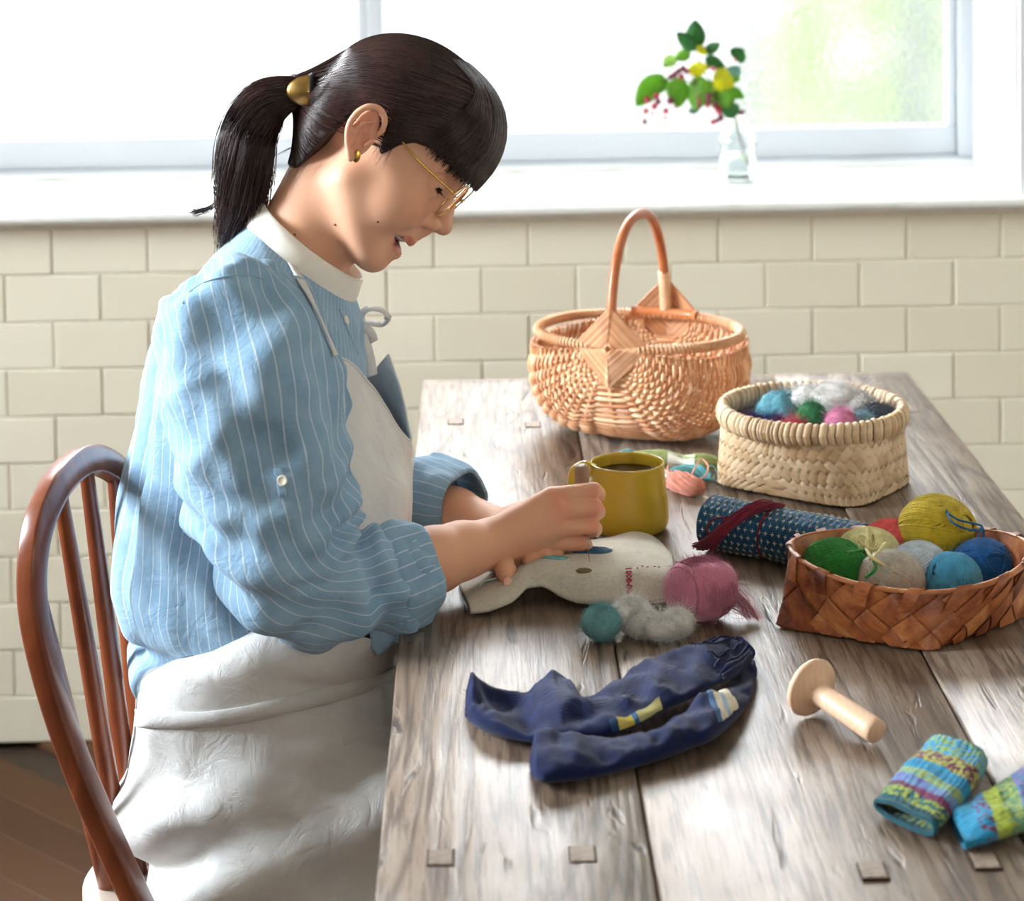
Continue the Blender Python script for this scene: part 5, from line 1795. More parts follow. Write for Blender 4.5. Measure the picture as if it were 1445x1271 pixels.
hc_ = SDF((-.125, -.10, -.10), (.14, .10, .14), .0022)
hc_.ell((.020, 0, .042), (.0955, .0765, .0805), k=.008)
hc_.ell((-.024, 0, .002), (.054, .062, .052), k=.012)
hc_.cone((-.022, 0, -.02), (-.006, 0, -.066), .042, .040, .02)
hc_.cone((-.05, 0, -.002), (-.090, 0, -.006), .026, .015, .016)
hc_.ell((.054, 0, .068), (.058, .074, .050), k=.012)
hc_.ell((.074, 0, .046), (.0435, .064, .050), k=.012)
hl0 = SDF((-.125, -.10, -.10), (.14, .10, .14), .0022)
sl, P = hl0.block((-.2,) * 3, (.2,) * 3)
cutd = (hairline(P[..., 0]) - P[..., 2]) * .8
k = .004
D = hc_.D; h_ = np.clip(0.5 - 0.5 * (D - cutd) / k, 0, 1)
hc_.D = D * (1 - h_) + cutd * h_ + k * h_ * (1 - h_)
HV, HF = hc_.surface(2)
M_SCALP = plain('hair_underlayer', srgb(42, 24, 23), .5, .35, .08, 60)
hair = link('hair', mesh_np('hair', hw(HV), HF), M_SCALP, woman)
bvh = BVHTree.FromPolygons([tuple(x) for x in HV], [tuple(int(i) for i in f_) for f_ in HF])


def snap(p, off):
    r = bvh.find_nearest(Vector(p))
    return np.array(r[0]) + np.array(r[1]) * off


g = np.random.default_rng(77)
CLIP = np.array([-.092, 0, -.006])
cen = np.array([-.005, 0, .03])
paths = []
cand = HV[(HV[:, 0] < .082 - .15 * np.abs(HV[:, 1])) & (HV[:, 2] > hairline(HV[:, 0]) + .003)]
for k in range(4600):
    s0 = cand[g.integers(0, len(cand))]
    L = g.uniform(.25, .8)
    p = []
    r0 = s0 - cen; r1 = CLIP - cen
    for t in np.linspace(0, L, 9):
        q = cen + unit(unit(r0) * (1 - t) + unit(r1) * t) * (np.linalg.norm(r0) * (1 - t) + np.linalg.norm(r1) * t)
        p.append(snap(q, .0003 + .0009 * (k % 7) / 7))
    paths.append(np.array(p))
V1, F1 = strands(np.array(paths), .00050, .00036)
paths = []
for k in range(2900):      # fringe
    y = g.uniform(-.066, .066)
    s0 = np.array([.052 - .25 * abs(y) + g.uniform(-.014, .016), y * .55, .118 - abs(y) * .12])
    xe = .117 - (abs(y) / .066) ** 2.2 * .060 + g.uniform(-.006, .004)
    e0 = np.array([xe, y * (1.0 + .05), .026 + g.uniform(-.006, .006)])
    m0 = np.array([.085 - abs(y) * .3, y * .9, .108]); m1 = np.array([xe + .012, y * 1.06, .072])
    q = spline([s0, m0, m1, e0], 14)
    off = g.uniform(.0004, .0026)
    p = np.array([snap(x, off) if i < 13 else x for i, x in enumerate(q)])
    p[13] = p[12] + np.array([.0005, 0, -1]) * g.uniform(.001, .007)
    paths.append(p)
V2, F2 = strands(np.array(paths), .00048, .00024)
paths = []
for k in range(70):       # wisps by the ear, temple and nape
    w = g.uniform()
    if w < .4: s0 = np.array([g.uniform(-.042, -.026), -.05 * g.uniform(.2, 1), -.055]); d = np.array([.004, 0, -.03])
    elif w < .8: s0 = np.array([g.uniform(.022, .036), -.068, .010]); d = np.array([g.uniform(-.006, .010), -.002, -.026])
    else: s0 = np.array([-.05, -.02, -.05]); d = np.array([-.012, 0, -.02])
    L = g.uniform(.4, 1)
    paths.append(np.array([s0 + d * t * L + np.array([0, 0, -.004]) * t * t + g.normal(size=3) * .0006 for t in np.linspace(0, 1, 14)]))
V3, F3 = strands(np.array(paths), .00014, .00006)
V, Fq = merge([(V1, F1), (V2, F2), (V3, F3)])
tag(link('hair_strands', mesh_np('hair_strands', hw(V), Fq), M_HAIR, hair), kind='stuff')
# pony tail
pc = np.array([at(x, y, PY + dy) for x, y, dy in ((430, 132, 0), (402, 134, 0), (372, 150, 0), (352, 186, -.004), (345, 232, -.006), (340, 275, -.006), (330, 312, -.004), (318, 345, -.002))])
pr_ = np.array([.0135, .0190, .0255, .0280, .0285, .0250, .0165, .0040])
pcs = spline(pc, 40); prs = spline(np.stack([pr_, pr_ * 0, pr_ * 0], -1), 40)[:, 0]
V, Fq = tube(pcs, prs * .86, 20)
pony = link('ponytail', mesh_np('ponytail', V, Fq), M_SCALP, woman)
T, N, B = frames(pcs)
paths = []
for k in range(1500):
    a0 = g.uniform(0, 2 * PI); rr = math.sqrt(g.uniform(.45, 1.0)) * 1.04
    i1 = int(g.uniform(24, 40)); i0 = int(g.uniform(0, 8))
    ss = np.linspace(i0, min(i1, 39), 14); wob = g.normal() * .10
    ii = ss.astype(int); fr_ = (ss - ii)[:, None]; jj = np.minimum(ii + 1, 39)
    lerp = lambda A: A[ii] * (1 - fr_) + A[jj] * fr_
    aa = a0 + np.linspace(0, 1, 14) * (.5 + wob * 3)
    pth = lerp(pcs) + (lerp(N) * np.cos(aa)[:, None] + lerp(B) * np.sin(aa)[:, None]) * (lerp(prs[:, None]) * (rr * (1 + wob * np.linspace(0, 1, 14)))[:, None])
    # ends fall straight
    pth[-4:] += np.linspace(0, 1, 4)[:, None] * (np.array([g.normal() * .004, g.normal() * .004, -.010]))
    paths.append(pth)
for k in range(60):    # the stray lock flicking out
    e = at(274 + g.normal() * 3, 300 + g.normal() * 3, PY)
    paths.append(spline([at(322 + g.normal() * 4, 235, PY - .01), at(316 + g.normal() * 3, 272, PY - .01), at(300, 291 + g.normal() * 2, PY), e], 14))
V, Fq = strands(np.array(paths), .00045, .0002)
tag(link('hair_strands', mesh_np('hair_strands', V, Fq), M_HAIR, pony), kind='stuff')
# brows and lashes
paths = []
for s_ in (-1, 1):
    for k in range(90):
        t = g.uniform(); y = s_ * (.016 + .030 * t); s0 = np.array([.1045 - .018 * t ** 1.6, y, .0245 + .004 * math.sin(t * 2.6) + g.uniform(-.0016, .0016)])
        d = np.array([-.002, s_ * .006, .0012])
        paths.append(np.array([s0 + d * q + np.array([.0007, 0, 0]) for q in np.linspace(0, 1, 5)]))
    for k in range(80):
        t = (k / 79 - .5) * 2.1; e = np.array([.0835, s_ * .0315, .0075])
        s0 = e + np.array([.0134 * math.cos(t * .95), .0128 * math.sin(t * .95), -.0042])
        d = np.array([.0068, t * .004, -.0034])
        paths.append(np.array([s0 + d * q + np.array([0, 0, .0018]) * q * q for q in np.linspace(0, 1, 5)]))
V, Fq = strands(np.array(paths), .00042, .0001)
tag(link('brows_and_lashes', mesh_np('brows_and_lashes', hw(V), Fq), M_HAIR, woman), kind='stuff')
# brass hair clip: a dished half disc over the tie
M_BRASS = plain('brushed_brass', srgb(178, 142, 84), .34, .5, .14, 60, .05, 90, metal=1.0)
M_GOLD = plain('gold', srgb(224, 178, 92), .22, .5, .04, 60, metal=1.0)
cc_ = np.array([at(437, 128, PY - .030)])[0]
rows = []
for r_ in np.linspace(0, 1, 9):
    for a in np.linspace(PI / 2, 3 * PI / 2, 25):
        x, z = r_ * .0235 * math.cos(a) * .98, r_ * .0158 * math.sin(a)
        rows.append(cc_ + np.array([x, -.0075 * (1 - r_ * r_) + .0, z]) + np.array([-.0, 0, .0]))
clip = link('hair_clip', mesh_np('hair_clip', np.array(rows), [grid_faces(9, 25)]), M_BRASS, woman)
md = clip.modifiers.new('thick', 'SOLIDIFY'); md.thickness = .0012
V, Fq = tube(np.array([at(440, 130, PY) + np.array([0, .017 * math.cos(a), .0165 * math.sin(a)]) for a in np.linspace(0, 2 * PI, 30, endpoint=False)]), .0035, 8, closed=True)
link('hair_tie', mesh_np('hair_tie', V, Fq), plain('black_elastic', (.01, .01, .012), .6), woman)
# earrings
er = hit(503, 221, bv_body)
ep = er[0] if er is not None else at(503, 221, PY - .075)
V, Fq, _ = ellipsoid(ep + np.array([.0005, -.0045, .001]), (.0038, .0013, .0066), rot('Y', .25), 16, 24)
ear_ = link('earring', mesh_np('earring', V, Fq), M_GOLD, woman)
V, Fq, _ = ellipsoid(ep + np.array([-.0065, -.001, .0005]), (.0026, .0026, .0026), nu=12, nv=16)
link('pearl', mesh_np('pearl', V, Fq), plain('pearl', srgb(240, 236, 228), .2, .5, .02), ear_)
# glasses
gl_ = empty('glasses', hw((.108, 0, .006))); gl_.parent = woman; gl_.matrix_parent_inverse = parent_inv(woman)
M_LENS = NT('clear_lens'); M_LENS.set(color=(1, 1, 1), rough=.02, trans=1.0, ior=1.02); M_LENS = M_LENS.m
M_WIRE = plain('dark_gold_wire', srgb(196, 152, 78), .25, .5, .03, metal=1.0)
for s_ in (-1, 1):
    lc = np.array([.1115, s_ * .0325, .0035]); lr = .0222
    ex = unit(np.array([-.10, s_ * 1.0, 0])); ez = unit(np.array([.16, 0, 1.0]))
    ring_ = np.array([lc + ex * lr * math.cos(a) + ez * lr * .96 * math.sin(a) for a in np.linspace(0, 2 * PI, 48, endpoint=False)])
    V, Fq = tube(hw(ring_), .00075, 8, closed=True)
    link('rim', mesh_np('rim', V, Fq), M_WIRE, gl_)
    nrm_ = unit(np.cross(ex, ez))
    cv = np.vstack([ring_, [lc + np.array([.0015, 0, 0])]])
    o = link('lens', mesh_np('lens', hw(cv), [np.array([[i, (i + 1) % 48, 48] for i in range(48)])]), M_LENS, gl_)
    tp_ = [lc + ex * lr * .98 + ez * .006, lc + ex * (lr + .004) + ez * .007 + np.array([-.006, 0, 0]), np.array([.066, s_ * .0690, .0135]), np.array([.040, s_ * .0700, .0185]), np.array([.016, s_ * .0720, .0250])]
    V, Fq = tube(hw(spline(tp_, 30)), .0009, 8, flat=1.2)
    link('temple_arm', mesh_np('temple_arm', V, Fq), M_GOLD, gl_)
V, Fq = tube(hw(spline([(.1115, -.0105, .008), (.1165, -.004, .0115), (.1165, .004, .0115), (.1115, .0105, .008)], 20)), .0008, 8)
link('bridge', mesh_np('bridge', V, Fq), M_WIRE, gl_)
# ================================================================ clothes
def stripe_mat(name, base1, base2, stripe, pitch=.0116, w=.09):
    n = NT(name)
    tc = n.node('ShaderNodeUVMap'); sep = n.node('ShaderNodeSeparateXYZ'); n.link(tc.outputs[0], sep.inputs[0])
    v = n.mapping('Object')
    f = n.noise(v, 22, 4, .6)
    weave = n.noise(v, 1400, 2)
    fr_ = n.math('FRACT', n.math('DIVIDE', n.math('ADD', sep.outputs[0], n.math('MULTIPLY', n.noise(v, 9, 2), .004)), pitch))
    st = n.ramp(fr_, [(0, (1, 1, 1)), (w, (1, 1, 1)), (w + .03, (0, 0, 0)), (.97, (0, 0, 0))])
    base = n.ramp(f, [(.3, base1), (.7, base2)])
    n.set(color=n.mix(n.math('MULTIPLY', st, .50), base, stripe), rough=.82, spec=.18, sheen=.12)
    # fine creases of washed cotton
    cr = n.noise(v, 38, 5, .62, .8)
    n.bump(n.math('ADD', n.math('MULTIPLY', cr, 1.0), n.math('MULTIPLY', weave, .10)), .45, .006)
    return n.m


M_SHIRT = stripe_mat('striped_chambray', srgb(122, 157, 186), srgb(148, 180, 206), srgb(220, 228, 234))
nl_ = NT('white_linen')
v = nl_.mapping('Object')
f = nl_.noise(v, 16, 4)
nl_.set(color=nl_.ramp(f, [(.3, srgb(206, 207, 208)), (.7, srgb(222, 222, 221))]), rough=.85, spec=.15, sheen=.1)
nl_.bump(nl_.math('ADD', nl_.noise(v, 26, 5, .6, 1.0), nl_.math('MULTIPLY', nl_.noise(v, 1300, 2), .12)), .6, .008)
M_LINEN = nl_.m
M_COLLAR = plain('collar_linen', srgb(232, 230, 222), .85, .15, .03, 30, .3, 500)


def loft(rings, name, m, parent, uscale=None, caps=(False, False), solid=0.0):
    """rings (n, m, 3) -> mesh with u in metres round and v in metres along"""
    R_ = np.asarray(rings); n, k = R_.shape[:2]
    per = np.linalg.norm(np.roll(R_, -1, 1) - R_, axis=2).sum(1)
    P0 = uscale or float(np.median(per))
    # duplicate the seam column so u does not wrap
    Rw = np.concatenate([R_, R_[:, :1]], 1)
    u = np.repeat(np.linspace(0, P0, k + 1)[None], n, 0)
    vv_ = np.repeat(np.concatenate([[0], np.cumsum(np.linalg.norm(np.diff(R_.mean(1), axis=0), axis=1))])[:, None], k + 1, 1)
    V = Rw.reshape(-1, 3); Fq = [grid_faces(n, k + 1)]
    me = mesh_np(name, V, Fq, uv=np.stack([u.ravel(), vv_.ravel()], -1))
    o = link(name, me, m, parent)
    if solid:
        md = o.modifiers.new('thick', 'SOLIDIFY'); md.thickness = solid; md.offset = -1
    return o


def resample(rings, n):
    R_ = np.asarray(rings); k = R_.shape[1]
    return spline(R_.reshape(len(R_), -1), n).reshape(n, k, 3)


def displace(R_, fn):
    """push ring points along their outward direction by fn(uu, vv, P)"""
    n, k = R_.shape[:2]
    du = np.roll(R_, -1, 1) - np.roll(R_, 1, 1); dv = np.gradient(R_, axis=0)
    N = unit(np.cross(du, dv))
    c = R_.mean(1, keepdims=True)
    N = N * np.sign(np.sum(N * (R_ - c), -1, keepdims=True).mean(1, keepdims=True))
    uu = np.repeat((np.arange(k) / k)[None], n, 0); vv_ = np.repeat(np.linspace(0, 1, n)[:, None], k, 1)
    return R_ + N * fn(uu, vv_, R_)[..., None]


def nz(U, W, seed, oct_=2):
    P = np.stack([U.ravel(), W.ravel(), np.full(U.size, seed * 3.17)], -1)
    return vnoise(P, 1.0, oct_, seed).reshape(U.shape)


# ---- trunk of the shirt: rings from collar to hip, each from a back point to a front point of the middle plane
K = 96
ang = np.arange(K) * 2 * PI / K
tr_ = [((352, 304), (500, 420), .064, 1.0), ((338, 322), (505, 436), .088, 1.0), ((306, 362), (512, 466), .138, .95), ((262, 412), (514, 500), .176, .9), ((228, 462), (516, 540), .188, .88),
       ((206, 520), (520, 590), .186, .86), ((196, 590), (526, 650), .180, .86), ((184, 660), (532, 710), .176, .86), ((175, 730), (536, 760), .174, .86), ((173, 800), (540, 812), .173, .86),
       ((180, 848), (550, 856), .170, .86), ((204, 878), (540, 890), .158, .86), ((190, 900), (535, 915), .160, .86), ((190, 930), (530, 940), .158, .86), ((206, 966), (525, 970), .152, .86), ((230, 1000), (520, 1000), .146, .86)]
rings = []
for b, f_, w, ex in tr_:
    pb_, pf_ = at(*b, PY), at(*f_, PY)
    c = (pb_ + pf_) / 2; d = (pf_ - pb_) / 2
    cc, ss = np.cos(ang), np.sin(ang)
    rings.append(c + d * (np.sign(cc) * np.abs(cc) ** ex)[:, None] + np.array([0, -w, 0]) * (np.sign(ss) * np.abs(ss) ** ex * (1 - .34 * np.clip(cc, 0, 1) * min(1, w / .17)))[:, None])
rings = resample(rings, 120)


def crisp(U, W, seed):
    """ridged noise: soft hollows between sharp creases"""
    return .55 - 2.2 * np.abs(nz(U, W, seed, 1))


def trunk_folds(u, v, P):
    # u: 0 front, .25 near side, .5 back
    d = .0075 * nz(u * 9 + v * 3, v * 5, 1, 2) * np.clip(v * 5, 0, 1) * np.clip((1 - v) * 5, 0, 1)
    d += .0050 * crisp(u * 7 + v * 6, v * 5, 51) * np.clip((v - .15) * 5, 0, 1) * np.clip((1 - v) * 5, 0, 1)
    pl = lambda c, w, a, lo, hi: a * np.exp(-((u - c) / w) ** 2) * np.clip((v - lo) / .06, 0, 1) * np.clip((hi - v) / .2, 0, 1)
    d += pl(.43, .012, .009, .17, .8) - pl(.405, .012, .007, .17, .75) + pl(.37, .014, .006, .2, .7)
    d += .006 * nz(u * 22 + 4, v * 2.2, 5, 1) * np.clip((v - .15) * 4, 0, 1)
    d += .009 * np.sin((v - .62) * 34 + 3 * nz(u * 5, v * 3, 7, 1)) * np.exp(-((v - .80) / .10) ** 2)
    return d


rings = displace(rings, trunk_folds)
shirt = loft(rings, 'shirt', M_SHIRT, woman, uscale=.95)
RT = rings


def sleeve(name, path, uscale=.40, seed=0, folds=None, flip=1, k=64, n=110):
    """path: (px, py, Y, half width in the picture plane, half depth); rings stand square to the path"""
    C = np.array([at(x, y, Y) for x, y, Y, a, b in path])
    A = np.array([[a, b, 0] for _, _, _, a, b in path])
    C = spline(C, n); A = spline(A, n)
    T = unit(np.gradient(C, axis=0))
    view = unit(C - CAM)
    S = unit(np.cross(T, view)); W = unit(np.cross(S, T))
    a = np.arange(k) * 2 * PI / k
    Rg = C[:, None] + S[:, None] * (np.cos(a)[None, :, None] * A[:, 0][:, None, None]) + W[:, None] * (np.sin(a)[None, :, None] * A[:, 1][:, None, None])
    if folds: Rg = displace(Rg, folds)
    o = loft(Rg, name, M_SHIRT, shirt, uscale=uscale)
    return o, Rg


def right_folds(u, v, P):
    # u .0 and .5 are the picture-plane edges, .25/.75 far and near faces; elbow near v = .56
    d = .0085 * nz(u * 6 + v * 5, v * 4.5, 11, 2) + .0060 * nz(u * 15 - v * 8, v * 8, 13, 2)
    d += .0058 * crisp(u * 4 + v * 6 + 3, v * 5.5, 53) + .003 * crisp(u * 9 - v * 7, v * 10, 55)
    el = np.exp(-((v - .575) / .10) ** 2)
    d += .0100 * el * np.sin(v * 74 + 5 * np.sin(2 * PI * u) + 3 * nz(u * 4, v * 4, 17, 1)) * (.35 + .65 * np.cos(2 * PI * (u - .0)) ** 2)
    d += .0075 * np.sin(v * 52 + 9 * u + 3 * nz(u * 5, v * 5, 19, 1)) * np.clip((v - .66) * 8, 0, 1) * np.clip((.97 - v) * 12, 0, 1)
    d += .008 * np.exp(-(((u - .80) - (v - .25) * .25) / .045) ** 2) * np.clip(v * 8, 0, 1) * np.clip((.55 - v) * 6, 0, 1)
    d -= .007 * np.exp(-(((u - .70) - (v - .25) * .22) / .04) ** 2) * np.clip(v * 8, 0, 1) * np.clip((.55 - v) * 6, 0, 1)
    return d


rp = [(322, 398, 2.285, .030, .035), (327, 420, 2.270, .060, .058), (336, 462, 2.252, .078, .068), (350, 530, 2.240, .084, .072), (364, 610, 2.232, .083, .072), (380, 690, 2.228, .078, .070),
      (402, 765, 2.228, .071, .066), (434, 808, 2.236, .064, .060), (480, 822, 2.254, .058, .056), (530, 818, 2.278, .053, .053), (572, 806, 2.300, .050, .050)]
o_r, RR = sleeve('sleeve', rp, .42, 1, right_folds)
# rolled cuff: a doubled band turned back round the forearm
def cuff(name, path, uscale=.30, seed=3, n=26, k=64):
    C = np.array([at(x, y, Y) for x, y, Y, a, b in path]); A = np.array([[a, b, 0] for *_, a, b in path])
    C = spline(C, n); A = spline(A, n)
    T = unit(np.gradient(C, axis=0)); T[:] = unit(T.mean(0)); view = unit(C - CAM)
    S = unit(np.cross(T, view)); W = unit(np.cross(S, T)); a = np.arange(k) * 2 * PI / k
    s = np.linspace(0, 1, n)
    Rg = C[:, None] + S[:, None] * (np.cos(a)[None, :, None] * A[:, 0][:, None, None]) + W[:, None] * (np.sin(a)[None, :, None] * A[:, 1][:, None, None])
    Rg = displace(Rg, lambda u, v, P: .0028 * nz(u * 8, v * 2, seed, 2) + .0022 * np.sin(u * 2 * PI * 5 + v * 3 + seed))
    inner = C[-1][None, None] + (Rg[-8:][::-1] - C[-8:][::-1][:, None]) * .90 + (C[-8:][::-1] - C[-1])[:, None]
    return loft(np.concatenate([Rg, inner]), name, M_SHIRT, shirt, uscale=uscale), Rg


o_c, RC = cuff('rolled_cuff', [(528, 824, 2.276, .052, .052), (534, 822, 2.279, .0575, .057), (552, 815, 2.288, .0575, .056), (574, 807, 2.299, .0545, .053), (586, 803, 2.304, .050, .050)])
# the cuff's loose tab below the wrist
tabp = [at(538, 872, 2.262), at(543, 888, 2.258), at(540, 905, 2.258), at(533, 918, 2.262)]
sp_ = spline(tabp, 14)
rows = []
for i, p in enumerate(sp_):
    t = i / 13
    for q in np.linspace(-1, 1, 7):
        rows.append(p + np.array([q * .0135 * (1 - .35 * t * t), .006 * math.cos(q * 2.2 + t * 3) + q * .006, .004 * math.sin(q * 3 + t * 4)]))
o = link('cuff_tab', mesh_np('cuff_tab', np.array(rows), [grid_faces(14, 7)], uv=np.array([(q * .02, t * .03) for t in range(14) for q in range(7)])), M_SHIRT, shirt)
md = o.modifiers.new('thick', 'SOLIDIFY'); md.thickness = .0022

lp_ = [(405, 430, 2.545, .03, .03), (412, 455, 2.560, .062, .055), (425, 530, 2.590, .074, .064), (450, 620, 2.612, .070, .062), (490, 690, 2.622, .062, .058), (540, 712, 2.606, .052, .050), (590, 715, 2.580, .043, .043), (622, 716, 2.560, .040, .040)]
o_l, RL_ = sleeve('sleeve', lp_, .40, 2, lambda u, v, P: .004 * nz(u * 8 + v * 4, v * 6, 23, 2) + .003 * np.sin(v * 60 + 6 * u) * np.clip((v - .6) * 6, 0, 1))
cuff('rolled_cuff', [(592, 702, 2.582, .046, .046), (598, 703, 2.578, .0500, .0490), (622, 708, 2.562, .0480, .0470), (645, 714, 2.547, .0445, .0440), (654, 716, 2.541, .0400, .0400)], seed=5)

# collar band
ring0 = RT[0]; nd = unit(at(372, 282, PY) - at(352, 304, PY))
up_dir = unit(np.array([.55, 0, .83]))
cb = []
ctr0 = ring0.mean(0)
for t, sc, h_ in ((0, 1.035, -.006), (.3, 1.04, .002), (.7, 1.0, .012), (1, .965, .021), (1, .93, .0215), (.7, .94, .010), (.2, .96, -.002)):
    cb.append(ctr0 + (ring0 - ctr0) * sc + up_dir * h_)
loft(np.array(cb), 'collar', M_COLLAR, shirt)

# ---- things sewn on the shirt, set on its surface
def bvh_of(*objs):
    Vs, Fs, off = [], [], 0
    for o in objs:
        me = o.data
        co = np.empty(len(me.vertices) * 3, dtype=np.float32); me.vertices.foreach_get('co', co)
        Vs += [tuple(p) for p in co.reshape(-1, 3)]
        Fs += [tuple(i + off for i in p.vertices) for p in me.polygons]
        off += len(me.vertices)
    return BVHTree.FromPolygons(Vs, Fs)


bv_shirt = bvh_of(shirt, o_r, o_c)
bv_trunk = bvh_of(shirt)


def surf(px, py, bv, off=.001):
    h_ = hit(px, py, bv)
    if h_ is None: return at(px, py, PY - .12)
    n = h_[1] if np.dot(h_[1], h_[0] - CAM) < 0 else -h_[1]
    return h_[0] + n * off


def surfn(px, py, bv):
    h_ = hit(px, py, bv)
    if h_ is None: return np.array([0, -1.0, .1])
    return h_[1] if np.dot(h_[1], h_[0] - CAM) < 0 else -h_[1]


def smooth_n(pts, bv, n):
    N = np.array([surfn(x, y, bv) for x, y in pts])
    N = (N + np.vstack([N[:1], N[:-1]]) + np.vstack([N[1:], N[-1:]])) / 3
    return unit(spline(N, n))


def lay(pts, bv, n, off, sm=3):
    """points along a pixel path laid on a surface, with smoothed normals"""
    q = spline(np.array([[x, y, 0] for x, y in pts], float), n)
    P = np.array([surf(x, y, bv, off) for x, y, _ in q]); N = np.array([surfn(x, y, bv) for x, y, _ in q])
    for _ in range(sm):
        for A in (P, N): A[1:-1] = (A[:-2] + 2 * A[1:-1] + A[2:]) / 4
    return P, unit(N)


def button(px, py, bv, r=.0052):
    h_ = hit(px, py, bv)
    p = surf(px, py, bv, .0012)
    n = h_[1] if np.dot(h_[1], h_[0] - CAM) < 0 else -h_[1]
    V, Fq = lathe([(0.0001, .0008), (r * .6, .0007), (r * .72, .0014), (r * .95, .0012), (r, .0004), (r * .9, -.0006)], 22)
    b0 = unit(np.cross(n, [.1, .2, 1.0])); b1 = np.cross(n, b0)
    V = p + V[:, 0:1] * b0 + V[:, 1:2] * b1 + V[:, 2:3] * n
    return link('button', mesh_np('button', V, Fq), plain('shell_button', srgb(226, 222, 206), .3, .5, .04), shirt)


def seam(pts, bv, r=.0007, name='seam', m=None, off=.0006):
    P = spline([surf(x, y, bv, off) for x, y in pts], 60)
    V, Fq = tube(P, r, 5)
    return link(name, mesh_np(name, V, Fq), m or M_SEAM, shirt)


M_SEAM = plain('pale_blue_thread', srgb(148, 178, 204), .8, .1)
seam([(258, 428), (268, 412), (290, 398), (320, 390), (352, 388), (372, 394)], bv_shirt)
button(399, 678, bv_shirt); button(487, 452, bv_trunk, .0048)
# sleeve tab under its button
tb = [surf(x, y, bv_shirt, .0012) for x, y in ((386, 662), (400, 660), (406, 700), (394, 702))]
rows = [tb[0] * (1 - s) * (1 - t) + tb[1] * s * (1 - t) + tb[3] * (1 - s) * t + tb[2] * s * t for t in np.linspace(0, 1, 6) for s in np.linspace(0, 1, 4)]
rows = [np.array(p) for p in rows]
o = link('sleeve_tab', mesh_np('sleeve_tab', np.array(rows), [grid_faces(6, 4)], uv=np.array([(s * .004, t * .006) for t in range(6) for s in range(4)])), M_SHIRT, shirt)
md = o.modifiers.new('thick', 'SOLIDIFY'); md.thickness = .002; md.offset = 0
seam([(478, 436), (492, 470), (505, 500)], bv_trunk)

# ---------------------------------------------------------------- apron
apron = empty('apron', at(420, 960, PY - .15)); apron.parent = woman; apron.matrix_parent_inverse = parent_inv(woman)
# bib: sheet standing a little off the chest, from its near edge round the front to its far edge
bib_rows = [((468, 502), (547, 498), (552, 500)), ((471, 535), (556, 530), None), ((474, 580), (570, 580), None), ((478, 630), (584, 618), None), ((481, 680), (583, 680), None), ((478, 730), (580, 740), None), ((462, 790), (574, 800), None), ((430, 850), (566, 850), None), ((390, 872), (562, 900), None)]
nt_, nsb = 60, 48
near_Y = [2.290, 2.276, 2.262, 2.252, 2.246, 2.242, 2.240, 2.240, 2.240]
Nn = spline([at(*r[0], y) for r, y in zip(bib_rows, near_Y)], nt_)
Nf = spline([at(*r[1], PY) for r in bib_rows], nt_)
def bib_ring(i):
    a = np.linspace(0, PI, nsb)
    pn, pf = Nn[i], Nf[i]
    return np.stack([pn[0] + (pf[0] - pn[0]) * np.sin(a) ** .9, PY - (PY - pn[1]) * np.cos(a), pn[2] + (pf[2] - pn[2]) * np.sin(a)], -1)


# the slack top hem dips to the front between its two strap corners
top_hem = spline([at(*p) for p in ((469, 502, 2.296), (494, 511, 2.318), (518, 536, 2.345), (550, 580, 2.382), (580, 622, 2.42), (572, 575, 2.468), (560, 533, 2.505), (548, 500, 2.535))], nsb)
r1, r2, r3 = bib_ring(int(.5 * (nt_ - 1))), bib_ring(int(.75 * (nt_ - 1))), bib_ring(nt_ - 1)
B = spline(np.stack([top_hem, top_hem * .5 + r1 * .5, r1, r2, r3]).reshape(5, -1), nt_).reshape(nt_, nsb, 3)
U, W = np.meshgrid(np.linspace(0, 1, nt_), np.linspace(0, 1, nsb), indexing='ij')
B[..., 0] += .0045 * nz(U * 5, W * 6, 31, 2) * np.sin(W * PI)
B[..., 1] -= .003 * nz(U * 4 + 8, W * 7, 33, 2)
bib = link('bib', mesh_np('bib', B.reshape(-1, 3), [grid_faces(nt_, nsb)]), M_LINEN, apron)
md = bib.modifiers.new('thick', 'SOLIDIFY'); md.thickness = .0016
hem = B[0]
V, Fq = tube(hem, .0014, 6); link('hem', mesh_np('hem', V, Fq), M_LINEN, apron)


def ribbon(P, width, nrm, name, parent, m=M_LINEN, th=.0010):
    """flat ribbon along P; nrm points out of its face"""
    P = np.asarray(P); T = unit(np.gradient(P, axis=0))
    nrm = unit(np.broadcast_to(np.asarray(nrm, float), P.shape))
    S = unit(np.cross(T, nrm))
    w = np.broadcast_to(np.asarray(width, float), (len(P),))[:, None]
    V = np.stack([P - S * w / 2, P, P + S * w / 2], 1).reshape(-1, 3)
    o = link(name, mesh_np(name, V, [grid_faces(len(P), 3)]), m, parent)
    md = o.modifiers.new('thick', 'SOLIDIFY'); md.thickness = th; md.offset = 0
    return o


sp1 = [(371, 313), (392, 345), (415, 385), (437, 428), (455, 468), (470, 503)]
P, N_ = lay(sp1, bv_shirt, 40, .0035)
ribbon(P, .0090, N_, 'strap', apron)
P = spline([at(506, 440, 2.47), at(512, 470, 2.47), at(520, 500, 2.472), at(526, 530, 2.474)], 24)
ribbon(P, .012, (.5, -1, .2), 'strap', apron)
P = spline([at(503, 452, 2.46), at(518, 436, 2.46), at(538, 437, 2.462), at(547, 447, 2.464), at(540, 457, 2.466), at(522, 456, 2.464), at(505, 454, 2.462)], 36)
ribbon(P, .010, (.15, -.35, .9), 'bow_loop', apron)
P = spline([at(503, 453, 2.462), at(515, 462, 2.455), at(524, 470, 2.455), at(528, 482, 2.46)], 20)
ribbon(P, .009, (.3, -.9, .2), 'bow_tail', apron)

